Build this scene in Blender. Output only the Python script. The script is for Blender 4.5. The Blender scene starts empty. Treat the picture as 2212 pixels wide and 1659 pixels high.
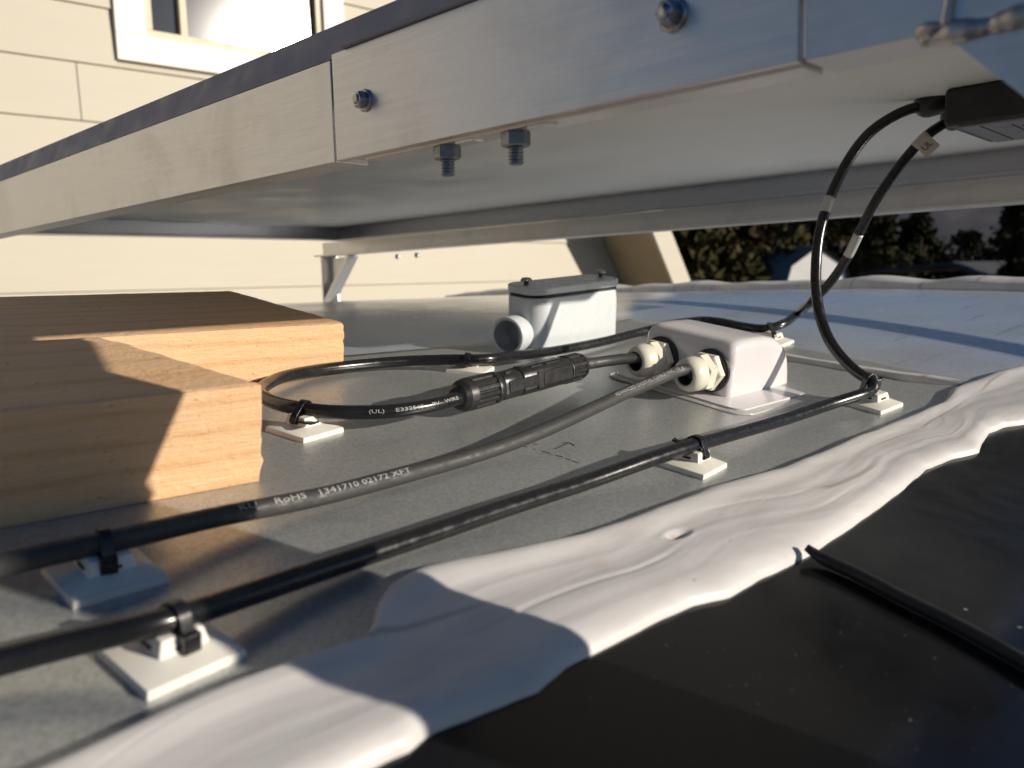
import bpy, bmesh, math, random
from mathutils import Vector, Matrix, noise
import numpy as np
R_ = math.radians
S = 0.001                      # all lengths below are millimetres
random.seed(7)
scn = bpy.context.scene
col = scn.collection

# ---------------------------------------------------------------- camera, sky, sun, exposure
# world axes: X runs along the van, Y across it towards the house, Z up; the lens is at the origin
F = 1790.; CX = 1106.; CY = 829.5          # pinhole in a 2212 x 1659 frame
TH = math.atan((829.5 - 618) / F); RO = R_(1.67)
fw = np.array([0, math.cos(TH), -math.sin(TH)]); up0 = np.array([0, math.sin(TH), math.cos(TH)]); rt0 = np.array([1., 0, 0])
rt = rt0 * math.cos(RO) - up0 * math.sin(RO); up = up0 * math.cos(RO) + rt0 * math.sin(RO)
_d = fw + rt * (3200 - CX) / F + up * (CY - 557) / F
_A = math.atan2(_d[1], _d[0])
_R = np.array([[math.cos(_A), math.sin(_A), 0], [-math.sin(_A), math.cos(_A), 0], [0, 0, 1]])
fw, rt, up = _R @ fw, _R @ rt, _R @ up

cam = bpy.data.cameras.new('camera'); cob = bpy.data.objects.new('camera', cam); col.objects.link(cob)
cam.sensor_width = 36; cam.lens = F / 2212 * 36
cam.clip_start = 0.01; cam.clip_end = 3000
M = Matrix(((rt[0], up[0], -fw[0], 0), (rt[1], up[1], -fw[1], 0), (rt[2], up[2], -fw[2], 0), (0, 0, 0, 1)))
cob.matrix_world = M
cam.dof.use_dof = True; cam.dof.focus_distance = 0.50; cam.dof.aperture_fstop = cam.lens / 2.5
scn.camera = cob

SUN = Vector((0.478, -0.838, 0.258)).normalized()
SUN_EL = math.asin(SUN.z); SUN_AZ = math.atan2(SUN.x, SUN.y)
w = bpy.data.worlds.new("World"); scn.world = w; w.use_nodes = True
nt = w.node_tree; bg = nt.nodes['Background']
sky = nt.nodes.new('ShaderNodeTexSky'); sky.sky_type = 'NISHITA'; sky.sun_disc = False
sky.sun_elevation = SUN_EL; sky.sun_rotation = SUN_AZ; sky.air_density = 1.0; sky.dust_density = 0.4; sky.ozone_density = 6.0
nt.links.new(sky.outputs[0], bg.inputs[0]); bg.inputs[1].default_value = 0.055
sl = bpy.data.lights.new('sun', 'SUN'); sl.energy = 5.0; sl.angle = R_(0.53); sl.color = (1.0, 0.90, 0.77)
so = bpy.data.objects.new('sun', sl); col.objects.link(so)
so.rotation_euler = SUN.to_track_quat('Z', 'Y').to_euler(); so.location = (2, -4, 3)
scn.view_settings.view_transform = 'Standard'; scn.view_settings.look = 'None'
scn.view_settings.exposure = 0.05; scn.view_settings.gamma = 1
scn.cycles.use_denoising = True
scn.cycles.caustics_reflective = True; scn.cycles.caustics_refractive = False
scn.cycles.max_bounces = 8; scn.cycles.sample_clamp_indirect = 4

# ---------------------------------------------------------------- survey helpers
def ray(x, y): return fw + rt * (x - CX) / F + up * (CY - y) / F
_c = .0002045; _b = .2318; _h0 = 146.4
def hs(s):
    sc = _b / _c
    return -_h0 + _b * s - _c * s * s / 2 if s < sc else -_h0 + _b * sc / 2 - _c * .5 * (s - sc) ** 2
def h(x, y):
    """height of the curved van roof"""
    e = max(0, x - 430)
    return hs(y + 1.1 * e * e / (e + 200) * max(0., min(1., (1150 - y) / 500.)))
def P(x, y, off=0):
    d = ray(x, y); t = 20.
    while t < 6000:
        p = d * t
        if p[2] < h(p[0], p[1]) + off:
            a_, b_ = t - 6, t
            for _ in range(36):
                m = (a_ + b_) / 2; p = d * m
                if p[2] < h(p[0], p[1]) + off: b_ = m
                else: a_ = m
            return d * b_
        t += 6
    raise ValueError((x, y))
def PD(x, y, D): return ray(x, y) * D
def onX(x, y, X): d = ray(x, y); return d * (X / d[0])
def onY(x, y, Y): d = ray(x, y); return d * (Y / d[1])
def proj(p):
    p = np.asarray(p, float); z = p @ fw
    return CX + F * (p @ rt) / z, CY - F * (p @ up) / z
def frame(X, Y, lift=0):
    hx = (h(X + 1, Y) - h(X - 1, Y)) / 2; hy = (h(X, Y + 1) - h(X, Y - 1)) / 2
    n = np.array([-hx, -hy, 1]); n /= np.linalg.norm(n)
    ex = np.array([1, 0, hx]); ex /= np.linalg.norm(ex); ey = np.cross(n, ex)
    return np.array([X, Y, h(X, Y)]) + n * lift, ex, ey, n
def mat(fr):
    o, ex, ey, n = fr
    return Matrix(((ex[0], ey[0], n[0], o[0] * S), (ex[1], ey[1], n[1], o[1] * S), (ex[2], ey[2], n[2], o[2] * S), (0, 0, 0, 1)))
def loc(p, fr): o, ex, ey, n = fr; q = p - o; return np.array([q @ ex, q @ ey, q @ n])
def rloc(x, y, fr, z):
    o, ex, ey, n = fr; d = ray(x, y); return loc(d * ((z + o @ n) / (d @ n)), fr)

# ---------------------------------------------------------------- object helpers
def tag(o, label=None, cat=None, group=None, kind=None):
    if label: o['label'] = label
    if cat: o['category'] = cat
    if group: o['group'] = group
    if kind: o['kind'] = kind
    return o
def empty(name, m=None, label=None, cat=None, group=None):
    o = bpy.data.objects.new(name, None); col.objects.link(o); o.empty_display_size = .01
    if m is not None: o.matrix_world = m
    return tag(o, label, cat, group)
def sm(a, b, x):
    t = max(0., min(1., (x - a) / (b - a))); return t * t * (3 - 2 * t)

class MB:
    """collects geometry in millimetres"""
    def __init__(s): s.v = []; s.f = []; s.sm = []
    def add(s, vs, fs, smooth=False):
        k = len(s.v); s.v += [tuple(map(float, p)) for p in vs]
        s.f += [tuple(i + k for i in f) for f in fs]; s.sm += [smooth] * len(fs); return s
    def box(s, a, b):
        x0, y0, z0 = a; x1, y1, z1 = b
        return s.add([(x0, y0, z0), (x1, y0, z0), (x1, y1, z0), (x0, y1, z0), (x0, y0, z1), (x1, y0, z1), (x1, y1, z1), (x0, y1, z1)],
                     [(0, 3, 2, 1), (4, 5, 6, 7), (0, 1, 5, 4), (1, 2, 6, 5), (2, 3, 7, 6), (3, 0, 4, 7)])
    def frustum(s, c, a0, a1, b0, b1, z0, z1):
        x, y = c
        q = lambda a, b, z: [(x - a, y - b, z), (x + a, y - b, z), (x + a, y + b, z), (x - a, y + b, z)]
        return s.add(q(a0, b0, z0) + q(a1, b1, z1), [(0, 3, 2, 1), (4, 5, 6, 7), (0, 1, 5, 4), (1, 2, 6, 5), (2, 3, 7, 6), (3, 0, 4, 7)])
    def rings(s, rings, cap=True, smooth=True, closed=False):
        n = len(rings[0]); vs = [p for r in rings for p in r]; fs = []
        m = len(rings)
        for i in range(m if closed else m - 1):
            for j in range(n):
                a = i * n + j; b = i * n + (j + 1) % n; i2 = (i + 1) % m
                fs.append((a, b, i2 * n + (j + 1) % n, i2 * n + j))
        s.add(vs, fs, smooth)
        if cap and not closed:
            k = len(s.v) - len(vs)
            s.f.append(tuple(k + j for j in range(n - 1, -1, -1))); s.f.append(tuple(k + (m - 1) * n + j for j in range(n))); s.sm += [False, False]
        return s
    def lathe(s, prof, o, ax, n=32, smooth=True, cap=True, ref=None):
        """prof: list of (distance along axis, radius)"""
        ax = np.array(ax, float); ax /= np.linalg.norm(ax); o = np.array(o, float)
        r = np.array(ref if ref is not None else ([0, 0, 1.] if abs(ax[2]) < .9 else [1., 0, 0])); u = np.cross(ax, r); u /= np.linalg.norm(u); v = np.cross(ax, u)
        return s.rings([[o + ax * t + (u * math.cos(2 * math.pi * j / n) + v * math.sin(2 * math.pi * j / n)) * q for j in range(n)] for t, q in prof], cap, smooth)
    def prism(s, poly, z0, z1):
        n = len(poly)
        vs = [(x, y, z0) for x, y in poly] + [(x, y, z1) for x, y in poly]
        return s.add(vs, [tuple(range(n - 1, -1, -1)), tuple(range(n, 2 * n))] + [(i, (i + 1) % n, n + (i + 1) % n, n + i) for i in range(n)])
    def tube(s, pts, r, n=20, cap=True):
        pts = [np.array(p, float) for p in pts]; rings = []
        t0 = pts[1] - pts[0]; t0 /= np.linalg.norm(t0); nrm = np.cross(t0, [0, 0, 1.]); nrm /= max(1e-9, np.linalg.norm(nrm))
        for i, p in enumerate(pts):
            t = pts[min(i + 1, len(pts) - 1)] - pts[max(i - 1, 0)]; t /= np.linalg.norm(t)
            nrm = nrm - t * (nrm @ t); nrm /= np.linalg.norm(nrm); b = np.cross(t, nrm)
            rr = r(i / (len(pts) - 1)) if callable(r) else r
            rings.append([p + (nrm * math.cos(2 * math.pi * j / n) + b * math.sin(2 * math.pi * j / n)) * rr for j in range(n)])
        return s.rings(rings, cap, True)
    def beam(s, p, q, wdir, w, t):
        p, q, wd = [np.array(k, float) for k in (p, q, wdir)]; d = q - p; d /= np.linalg.norm(d)
        wd = wd - d * (wd @ d); wd /= np.linalg.norm(wd); td = np.cross(d, wd)
        qd = lambda c: [c - wd * w / 2 - td * t / 2, c + wd * w / 2 - td * t / 2, c + wd * w / 2 + td * t / 2, c - wd * w / 2 + td * t / 2]
        return s.add(qd(p) + qd(q), [(0, 3, 2, 1), (4, 5, 6, 7), (0, 1, 5, 4), (1, 2, 6, 5), (2, 3, 7, 6), (3, 0, 4, 7)])
    def build(s, name, m, parent=None, bevel=0, seg=2, mw=None, weld=False, angle=35, upz=False):
        me = bpy.data.meshes.new(name)
        me.from_pydata([(x * S, y * S, z * S) for x, y, z in s.v], [], s.f)
        for p, k in zip(me.polygons, s.sm): p.use_smooth = k
        bm = bmesh.new(); bm.from_mesh(me)
        if weld: bmesh.ops.remove_doubles(bm, verts=bm.verts, dist=1e-6)
        bmesh.ops.recalc_face_normals(bm, faces=bm.faces)
        if upz and sum(f_.normal.z * f_.calc_area() for f_ in bm.faces) < 0: bmesh.ops.reverse_faces(bm, faces=bm.faces)
        bm.to_mesh(me); bm.free()
        me.materials.append(m)
        o = bpy.data.objects.new(name, me); col.objects.link(o)
        if parent: o.parent = parent
        if mw is not None: o.matrix_world = mw
        if bevel:
            b = o.modifiers.new('bevel', 'BEVEL'); b.width = bevel * S; b.segments = seg; b.limit_method = 'ANGLE'; b.angle_limit = R_(angle)
            b.harden_normals = True
            for p in me.polygons: p.use_smooth = True
        return o

# ---------------------------------------------------------------- materials
def newmat(name):
    m = bpy.data.materials.new(name); m.use_nodes = True
    return m, m.node_tree, m.node_tree.nodes['Principled BSDF']
def node(t, typ, **kw):
    n = t.nodes.new(typ)
    for k, v in kw.items():
        if k in n.inputs: n.inputs[k].default_value = v
        else: setattr(n, k, v)
    return n
def coords(t, scale=(1, 1, 1), kind='Object', rot=(0, 0, 0)):
    tc = node(t, 'ShaderNodeTexCoord'); mp = node(t, 'ShaderNodeMapping'); mp.inputs['Scale'].default_value = scale; mp.inputs['Rotation'].default_value = rot
    t.links.new(tc.outputs[kind], mp.inputs['Vector']); return mp.outputs[0]
def noi(t, vec, scale, detail=4, rough=.55, dist=0):
    n = node(t, 'ShaderNodeTexNoise', Scale=scale, Detail=detail, Roughness=rough, Distortion=dist); t.links.new(vec, n.inputs['Vector']); return n.outputs['Fac']
def ramp(t, fac, stops, interp='LINEAR'):
    r = node(t, 'ShaderNodeValToRGB'); r.color_ramp.interpolation = interp
    while len(r.color_ramp.elements) < len(stops): r.color_ramp.elements.new(.5)
    for e, (p, c) in zip(r.color_ramp.elements, stops): e.position = p; e.color = (*c, 1) if len(c) == 3 else c
    t.links.new(fac, r.inputs[0]); return r.outputs[0]
def mix(t, fac, a, b, mode='MIX'):
    m = node(t, 'ShaderNodeMixRGB', blend_type=mode)
    for i, v in ((0, fac), (1, a), (2, b)):
        if isinstance(v, (int, float)): m.inputs[i].default_value = v
        elif isinstance(v, tuple): m.inputs[i].default_value = (*v, 1)
        else: t.links.new(v, m.inputs[i])
    return m.outputs[0]
def bump(t, p, fac, strength=.2, dist=.001):
    b = node(t, 'ShaderNodeBump', Strength=strength, Distance=dist); t.links.new(fac, b.inputs['Height']); t.links.new(b.outputs[0], p.inputs['Normal'])
g3 = lambda v: (v, v, v)

def simple(name, c, rough=.5, metal=0, var=.12, vscale=40, coat=0, spec=.5, bmp=0, bscale=300, tint=None):
    m, t, p = newmat(name); v = coords(t)
    n = noi(t, v, vscale, 5)
    d = tuple(x * (1 - var) for x in c); e = tuple(min(1, x * (1 + var)) for x in c)
    t.links.new(ramp(t, n, [(.3, tint or d), (.7, e)]), p.inputs['Base Color'])
    r = ramp(t, noi(t, v, vscale * 2.3, 4), [(.3, g3(max(.02, rough * .8))), (.7, g3(min(1, rough * 1.2)))]); t.links.new(r, p.inputs['Roughness'])
    p.inputs['Metallic'].default_value = metal; p.inputs['Coat Weight'].default_value = coat; p.inputs['Specular IOR Level'].default_value = spec
    if bmp: bump(t, p, noi(t, v, bscale, 4), bmp, .0005)
    return m

def galv_mat():
    m, t, p = newmat('galvanised_steel'); v = coords(t)
    f = noi(t, v, 620, 3, .6); f2 = noi(t, v, 1300, 2, .5); big = noi(t, v, 8, 4, .55, .3)
    vo = node(t, 'ShaderNodeTexVoronoi', Scale=330.); t.links.new(v, vo.inputs['Vector'])
    base = ramp(t, f, [(.34, (.335, .35, .35)), (.48, (.46, .48, .478)), (.66, (.55, .57, .566))])
    base = mix(t, .25, base, ramp(t, vo.outputs['Color'], [(.2, (.39, .41, .41)), (.8, (.54, .555, .55))]))
    base = mix(t, ramp(t, big, [(.45, g3(0)), (.75, g3(.35))]), base, (.36, .34, .30))
    sm_ = noi(t, coords(t, (1, 2.5, 1)), 11, 4, .6, 1.2)
    base = mix(t, ramp(t, sm_, [(.60, g3(0)), (.74, g3(.30))]), base, (.19, .19, .185))
    ws = noi(t, coords(t, (1, 1, 1)), 34, 5, .7, 1.5)
    base = mix(t, ramp(t, ws, [(.63, g3(0)), (.66, g3(.30)), (.70, g3(.05))]), base, (.62, .62, .60))
    ds = noi(t, v, 210, 2, .5)
    base = mix(t, ramp(t, ds, [(.755, g3(0)), (.78, g3(.7))]), base, (.70, .69, .66))
    t.links.new(base, p.inputs['Base Color']); p.inputs['Metallic'].default_value = .58
    t.links.new(ramp(t, mix(t, .6, f2, big), [(.3, g3(.32)), (.7, g3(.45))]), p.inputs['Roughness'])
    bump(t, p, f, .10, .0004); return m
def sheet_mat():
    m, t, p = newmat('roof_sheet_metal'); v = coords(t)
    f = noi(t, v, 300, 3, .6); big = noi(t, v, 6, 5, .6, .6)
    base = ramp(t, f, [(.3, (.56, .62, .70)), (.7, (.68, .74, .82))])
    base = mix(t, ramp(t, big, [(.45, g3(0)), (.75, g3(.5))]), base, (.34, .33, .30))
    st = noi(t, coords(t, (1, 14, 1), rot=(0, 0, .5)), 7, 4, .6, .3)
    base = mix(t, ramp(t, st, [(.62, g3(0)), (.68, g3(.35))]), base, (.22, .22, .22))
    t.links.new(base, p.inputs['Base Color']); p.inputs['Metallic'].default_value = .45
    t.links.new(ramp(t, big, [(.3, g3(.16)), (.7, g3(.28))]), p.inputs['Roughness'])
    bump(t, p, noi(t, v, 12, 3), .05, .004); return m
def alu_mat(name='brushed_aluminium', along=(3, 160, 160), base=(.80, .785, .775), rough=.40):
    m, t, p = newmat(name); v = coords(t, along); n = noi(t, v, 6, 5, .65); st = noi(t, coords(t), 14, 6, .65, .5)
    b = ramp(t, n, [(.3, tuple(x * .86 for x in base)), (.7, base)])
    b = mix(t, ramp(t, st, [(.52, g3(0)), (.72, g3(.35))]), b, (.42, .40, .38))
    t.links.new(b, p.inputs['Base Color']); p.inputs['Metallic'].default_value = .85
    t.links.new(ramp(t, n, [(.3, g3(rough * .85)), (.7, g3(rough * 1.25))]), p.inputs['Roughness'])
    bump(t, p, n, .06, .0003); return m
def wood_mat():
    m, t, p = newmat('sawn_pine')
    v = coords(t); warp = noi(t, coords(t, (3, 9, 9)), 3, 3)
    mv = node(t, 'ShaderNodeVectorMath', operation='MULTIPLY_ADD'); t.links.new(warp, mv.inputs[0]); mv.inputs[1].default_value = (0, .012, .012); t.links.new(v, mv.inputs[2])
    wv = node(t, 'ShaderNodeTexWave', Scale=19., Distortion=2.0, wave_type='RINGS', rings_direction='X'); wv.inputs['Detail'].default_value = 3; wv.inputs['Detail Scale'].default_value = 1.2
    mp = node(t, 'ShaderNodeMapping'); mp.inputs['Location'].default_value = (0, .03, .075); mp.inputs['Scale'].default_value = (.25, 1, 1.4)
    t.links.new(mv.outputs[0], mp.inputs['Vector']); t.links.new(mp.outputs[0], wv.inputs['Vector'])
    ring = ramp(t, wv.outputs['Fac'], [(0, (.79, .50, .275)), (.55, (.82, .53, .30)), (.9, (.74, .435, .22)), (1, (.62, .35, .165))])
    fib = noi(t, coords(t, (8, 90, 160)), 7, 5, .65)
    c = mix(t, .5, ring, ramp(t, fib, [(.3, (.66, .40, .205)), (.7, (.85, .58, .345))]))
    sp = noi(t, coords(t, (22, 40, 90)), 9, 3, .6)
    c = mix(t, ramp(t, sp, [(.67, g3(0)), (.73, g3(.6))]), c, (.24, .13, .06))
    kn = node(t, 'ShaderNodeTexVoronoi', Scale=22.); kn.inputs['Randomness'].default_value = 1; t.links.new(coords(t, (.55, 1, 1)), kn.inputs['Vector'])
    c = mix(t, ramp(t, kn.outputs['Distance'], [(.05, g3(.8)), (.11, g3(0))]), c, (.22, .12, .06))
    bl = noi(t, coords(t, (2, 2, 2)), 9, 4)
    c = mix(t, ramp(t, bl, [(.5, g3(0)), (.8, g3(.35))]), c, (.70, .54, .40))
    fk = noi(t, coords(t, (60, 60, 210)), 3.2, 2, .5)
    c = mix(t, ramp(t, fk, [(.71, g3(0)), (.745, g3(.75))]), c, (.17, .095, .045))
    gy = noi(t, coords(t, (3, 6, 6), rot=(0, 0, .3)), 4, 4, .6)
    c = mix(t, ramp(t, gy, [(.48, g3(0)), (.72, g3(.4))]), c, (.58, .45, .33))
    t.links.new(c, p.inputs['Base Color']); p.inputs['Roughness'].default_value = .75; p.inputs['Specular IOR Level'].default_value = .25
    bump(t, p, mix(t, .5, fib, noi(t, coords(t, (40, 40, 60)), 7, 4, .7)), .8, .0016); return m
def sealant_mat():
    m, t, p = newmat('white_sealant'); v = coords(t)
    n = noi(t, coords(t, (1, 3.5, 1), rot=(0, 0, .1)), 14, 5, .6, .8)
    c = ramp(t, n, [(.3, (.56, .545, .53)), (.65, (.67, .655, .64))])
    rs = noi(t, coords(t, (1, 5, 1)), 22, 3, .6)
    c = mix(t, ramp(t, rs, [(.68, g3(0)), (.80, g3(.45))]), c, (.50, .34, .22))
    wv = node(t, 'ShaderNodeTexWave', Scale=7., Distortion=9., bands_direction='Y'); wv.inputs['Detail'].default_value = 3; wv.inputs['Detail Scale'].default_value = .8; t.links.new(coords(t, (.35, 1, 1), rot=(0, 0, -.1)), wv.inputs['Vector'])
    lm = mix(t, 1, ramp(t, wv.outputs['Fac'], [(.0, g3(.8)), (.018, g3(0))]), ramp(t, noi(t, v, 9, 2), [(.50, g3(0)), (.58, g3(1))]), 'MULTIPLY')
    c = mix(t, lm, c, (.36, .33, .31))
    for (sx, sy), rad, col_, amt in (((1464, 1172), .0050, (.42, .22, .10), .9), ((1700, 985), .010, (.55, .36, .22), .5), ((1560, 1052), .007, (.52, .35, .24), .4), ((1300, 1240), .009, (.55, .42, .32), .35)):
        q_ = P(sx, sy); ds = node(t, 'ShaderNodeVectorMath', operation='DISTANCE'); tcv = coords(t); t.links.new(tcv, ds.inputs[0]); ds.inputs[1].default_value = (q_[0] * S, q_[1] * S, (q_[2] + 3) * S)
        dm = node(t, 'ShaderNodeMath', operation='DIVIDE'); t.links.new(ds.outputs['Value'], dm.inputs[0]); dm.inputs[1].default_value = rad
        nm = node(t, 'ShaderNodeMath', operation='ADD'); t.links.new(dm.outputs[0], nm.inputs[0]); t.links.new(mix(t, .5, g3(0), noi(t, v, 160, 4, .7)), nm.inputs[1])
        c = mix(t, ramp(t, nm.outputs[0], [(.3, g3(amt)), (1.0, g3(0))]), c, col_)
    fl = noi(t, v, 260, 2, .5)
    c = mix(t, ramp(t, fl, [(.74, g3(0)), (.77, g3(.6))]), c, (.33, .31, .29))
    t.links.new(c, p.inputs['Base Color']); p.inputs['Roughness'].default_value = .42; p.inputs['Specular IOR Level'].default_value = .4
    p.inputs['Subsurface Weight'].default_value = .08; p.inputs['Subsurface Radius'].default_value = (.004, .003, .002)
    bump(t, p, n, .25, .0015); return m
def black_roof_mat():
    m, t, p = newmat('black_roof_paint'); v = coords(t)
    d = noi(t, v, 150, 2, .5); d2 = noi(t, v, 5, 4)
    c = mix(t, ramp(t, d, [(.765, g3(0)), (.79, g3(.75))]), (.0065, .0068, .0075), (.42, .41, .38))
    c = mix(t, ramp(t, d2, [(.4, g3(0)), (.8, g3(.3))]), c, (.020, .0205, .022))
    sx = noi(t, coords(t, (2, 60, 2), rot=(0, 0, .4)), 9, 3, .6)
    c = mix(t, ramp(t, sx, [(.66, g3(0)), (.74, g3(.25))]), c, (.03, .03, .032))
    sp = noi(t, v, 420, 2, .5)
    c = mix(t, ramp(t, sp, [(.70, g3(0)), (.76, g3(.16))]), c, (.25, .24, .22))
    t.links.new(c, p.inputs['Base Color'])
    t.links.new(ramp(t, noi(t, v, 60, 5), [(.3, g3(.10)), (.7, g3(.22))]), p.inputs['Roughness']); p.inputs['Specular IOR Level'].default_value = .45
    return m
def cable_mat(name='cable_jacket', c=(.010, .010, .011), rough=.21):
    m, t, p = newmat(name); v = coords(t)
    sc = noi(t, v, 190, 5, .7); sc2 = noi(t, v, 26, 4, .6)
    b = mix(t, ramp(t, sc, [(.66, g3(0)), (.80, g3(.45))]), c, (.085, .085, .085))
    b = mix(t, ramp(t, sc2, [(.5, g3(0)), (.8, g3(.5))]), b, (.035, .034, .033))
    t.links.new(b, p.inputs['Base Color']); t.links.new(ramp(t, sc, [(.35, g3(rough * .8)), (.7, g3(rough * 1.7))]), p.inputs['Roughness'])
    bump(t, p, sc, .05, .0004); return m

def siding_mat():
    m, t, p = newmat('cream_siding_paint'); v = coords(t, (.6, 6, 6)); n = noi(t, v, 8, 4); b = noi(t, coords(t), 1.2, 4)
    c = mix(t, .5, ramp(t, n, [(.3, (.51, .47, .38)), (.7, (.54, .50, .405))]), ramp(t, b, [(.3, (.51, .465, .375)), (.7, (.55, .505, .41))]))
    t.links.new(c, p.inputs['Base Color']); p.inputs['Roughness'].default_value = .6; bump(t, p, n, .05, .001); return m
def leaf_mat(name, c0, c1):
    m, t, p = newmat(name); v = coords(t); n = noi(t, v, 1.6, 4, .6)
    oi = node(t, 'ShaderNodeTexWhiteNoise'); t.links.new(coords(t, (3, 3, 3)), oi.inputs['Vector'])
    t.links.new(mix(t, .15, ramp(t, n, [(.3, c0), (.7, c1)]), ramp(t, oi.outputs['Value'], [(0, c0), (1, c1)])), p.inputs['Base Color']); p.inputs['Roughness'].default_value = .9; p.inputs['Specular IOR Level'].default_value = .05
    return m
def ground_mat():
    m, t, p = newmat('dry_ground'); v = coords(t); n = noi(t, v, .35, 6, .6)
    t.links.new(ramp(t, n, [(.3, (.055, .052, .03)), (.7, (.17, .14, .09))]), p.inputs['Base Color']); p.inputs['Roughness'].default_value = .9; return m
def hill_mat():
    m, t, p = newmat('scrub_hillside'); v = coords(t); n = noi(t, v, .02, 7, .65)
    t.links.new(ramp(t, n, [(.3, (.06, .06, .075)), (.7, (.17, .15, .15))]), p.inputs['Base Color']); p.inputs['Roughness'].default_value = .95; return m
def glass_mat():
    m, t, p = newmat('window_glass'); v = coords(t)
    t.links.new(ramp(t, noi(t, v, 3, 3), [(.3, (.02, .022, .026)), (.7, (.035, .037, .04))]), p.inputs['Base Color'])
    p.inputs['Roughness'].default_value = .11; p.inputs['IOR'].default_value = 1.52; p.inputs['Coat Weight'].default_value = 1; p.inputs['Coat Roughness'].default_value = .02; return m

GALV = galv_mat(); SHEET = sheet_mat(); ALU = alu_mat(); ALU2 = alu_mat('anodised_frame', (3, 160, 160), (.50, .51, .55), .30)
WOOD = wood_mat(); SEAL = sealant_mat(); BLACKROOF = black_roof_mat(); CABLE = cable_mat(); CABLE2 = cable_mat('dull_cable_jacket', (.04, .04, .04), .48)
SIDING = siding_mat(); GLASS = glass_mat()
WHITE = simple('white_abs_plastic', (.70, .675, .69), .22, var=.03, vscale=25, coat=.3)
NYLON = simple('natural_nylon', (.80, .775, .69), .40, var=.04, vscale=60, spec=.4)
GLANDW = simple('ivory_gland_plastic', (.72, .69, .58), .3, var=.05, vscale=60)
BLKPL = simple('black_plastic', (.018, .018, .019), .38, var=.3, vscale=120, bmp=.08, bscale=900)
TIE = simple('black_tie_nylon', (.012, .012, .014), .25, var=.2, vscale=200)
RUBBER = simple('black_rubber', (.014, .014, .014), .6, var=.3, vscale=90, bmp=.15)
GREYPVC = simple('grey_pvc', (.62, .66, .69), .28, var=.05, vscale=30, coat=.15)
GREYLID = simple('grey_lid_pvc', (.50, .53, .545), .35, var=.06, vscale=30)
PVCIN = simple('hub_inner_pvc', (.30, .33, .36), .4, var=.1)
ZINC = simple('zinc_plated_steel', (.40, .42, .46), .30, 1, .15, 200)
ALUW = simple('weld_metal', (.55, .54, .53), .42, .8, .2, 150, bmp=.3, bscale=500)
STUD = simple('dull_zinc_stud', (.27, .29, .30), .45, .9, .2, 300)
BACK = simple('backsheet_white', (.88, .87, .83), .45, var=.04, vscale=5)
DARKGLASS = simple('panel_cells', (.01, .012, .03), .1, var=.2)
STRIP = simple('slate_anodised_edge', (.27, .27, .335), .6, 0, .03, 20)
PRINT = simple('white_print', (.40, .40, .385), .6, var=.25, vscale=900)
INK = simple('pencil_ink', (.02, .02, .02), .7, var=.3, vscale=500)
TAGM = simple('paper_tag', (.58, .55, .46), .6, var=.05)
LABELM = simple('grey_box_label', (.22, .22, .24), .5, var=.08)
SILVER = simple('silver_band', (.5, .5, .48), .35, .3, .1)
TRIM = simple('white_trim_paint', (.80, .76, .70), .5, var=.04, vscale=8)
SASH = simple('tan_window_frame', (.62, .52, .38), .5, var=.06, vscale=8)
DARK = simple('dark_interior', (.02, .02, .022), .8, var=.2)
TANWALL = simple('tan_stucco', (.42, .33, .22), .7, var=.08, vscale=6)
GREYM = simple('grey_painted_steel', (.12, .125, .13), .5, var=.1)
ROOFING = simple('asphalt_shingles', (.09, .09, .10), .85, var=.3, vscale=9)
SHEDW = simple('white_shed_paint', (.78, .78, .76), .6, var=.06, vscale=2)
SHEDR = simple('slate_shed_roof', (.13, .13, .14), .6, var=.15, vscale=2)
BARNW = simple('weathered_barn_boards', (.13, .12, .11), .8, var=.25, vscale=3)
BARNR = simple('barn_metal_roof', (.045, .045, .05), .7, 0, .2, 2)
BARK = simple('tree_bark', (.07, .05, .035), .9, var=.3, vscale=6)
L1 = leaf_mat('dark_foliage', (.011, .013, .007), (.042, .042, .022)); L2 = leaf_mat('olive_foliage', (.020, .020, .009), (.085, .074, .034)); L3 = leaf_mat('rust_foliage', (.024, .017, .009), (.085, .058, .03))
VANBODY = simple('white_van_paint', (.6, .6, .6), .3, var=.03, coat=.4)
CLEARSEAL = simple('clear_sealant', (.52, .51, .49), .16, var=.1, vscale=60, coat=.3)
SMUDGE = simple('grey_sealant', (.17, .17, .175), .45, var=.2, vscale=40)

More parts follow.
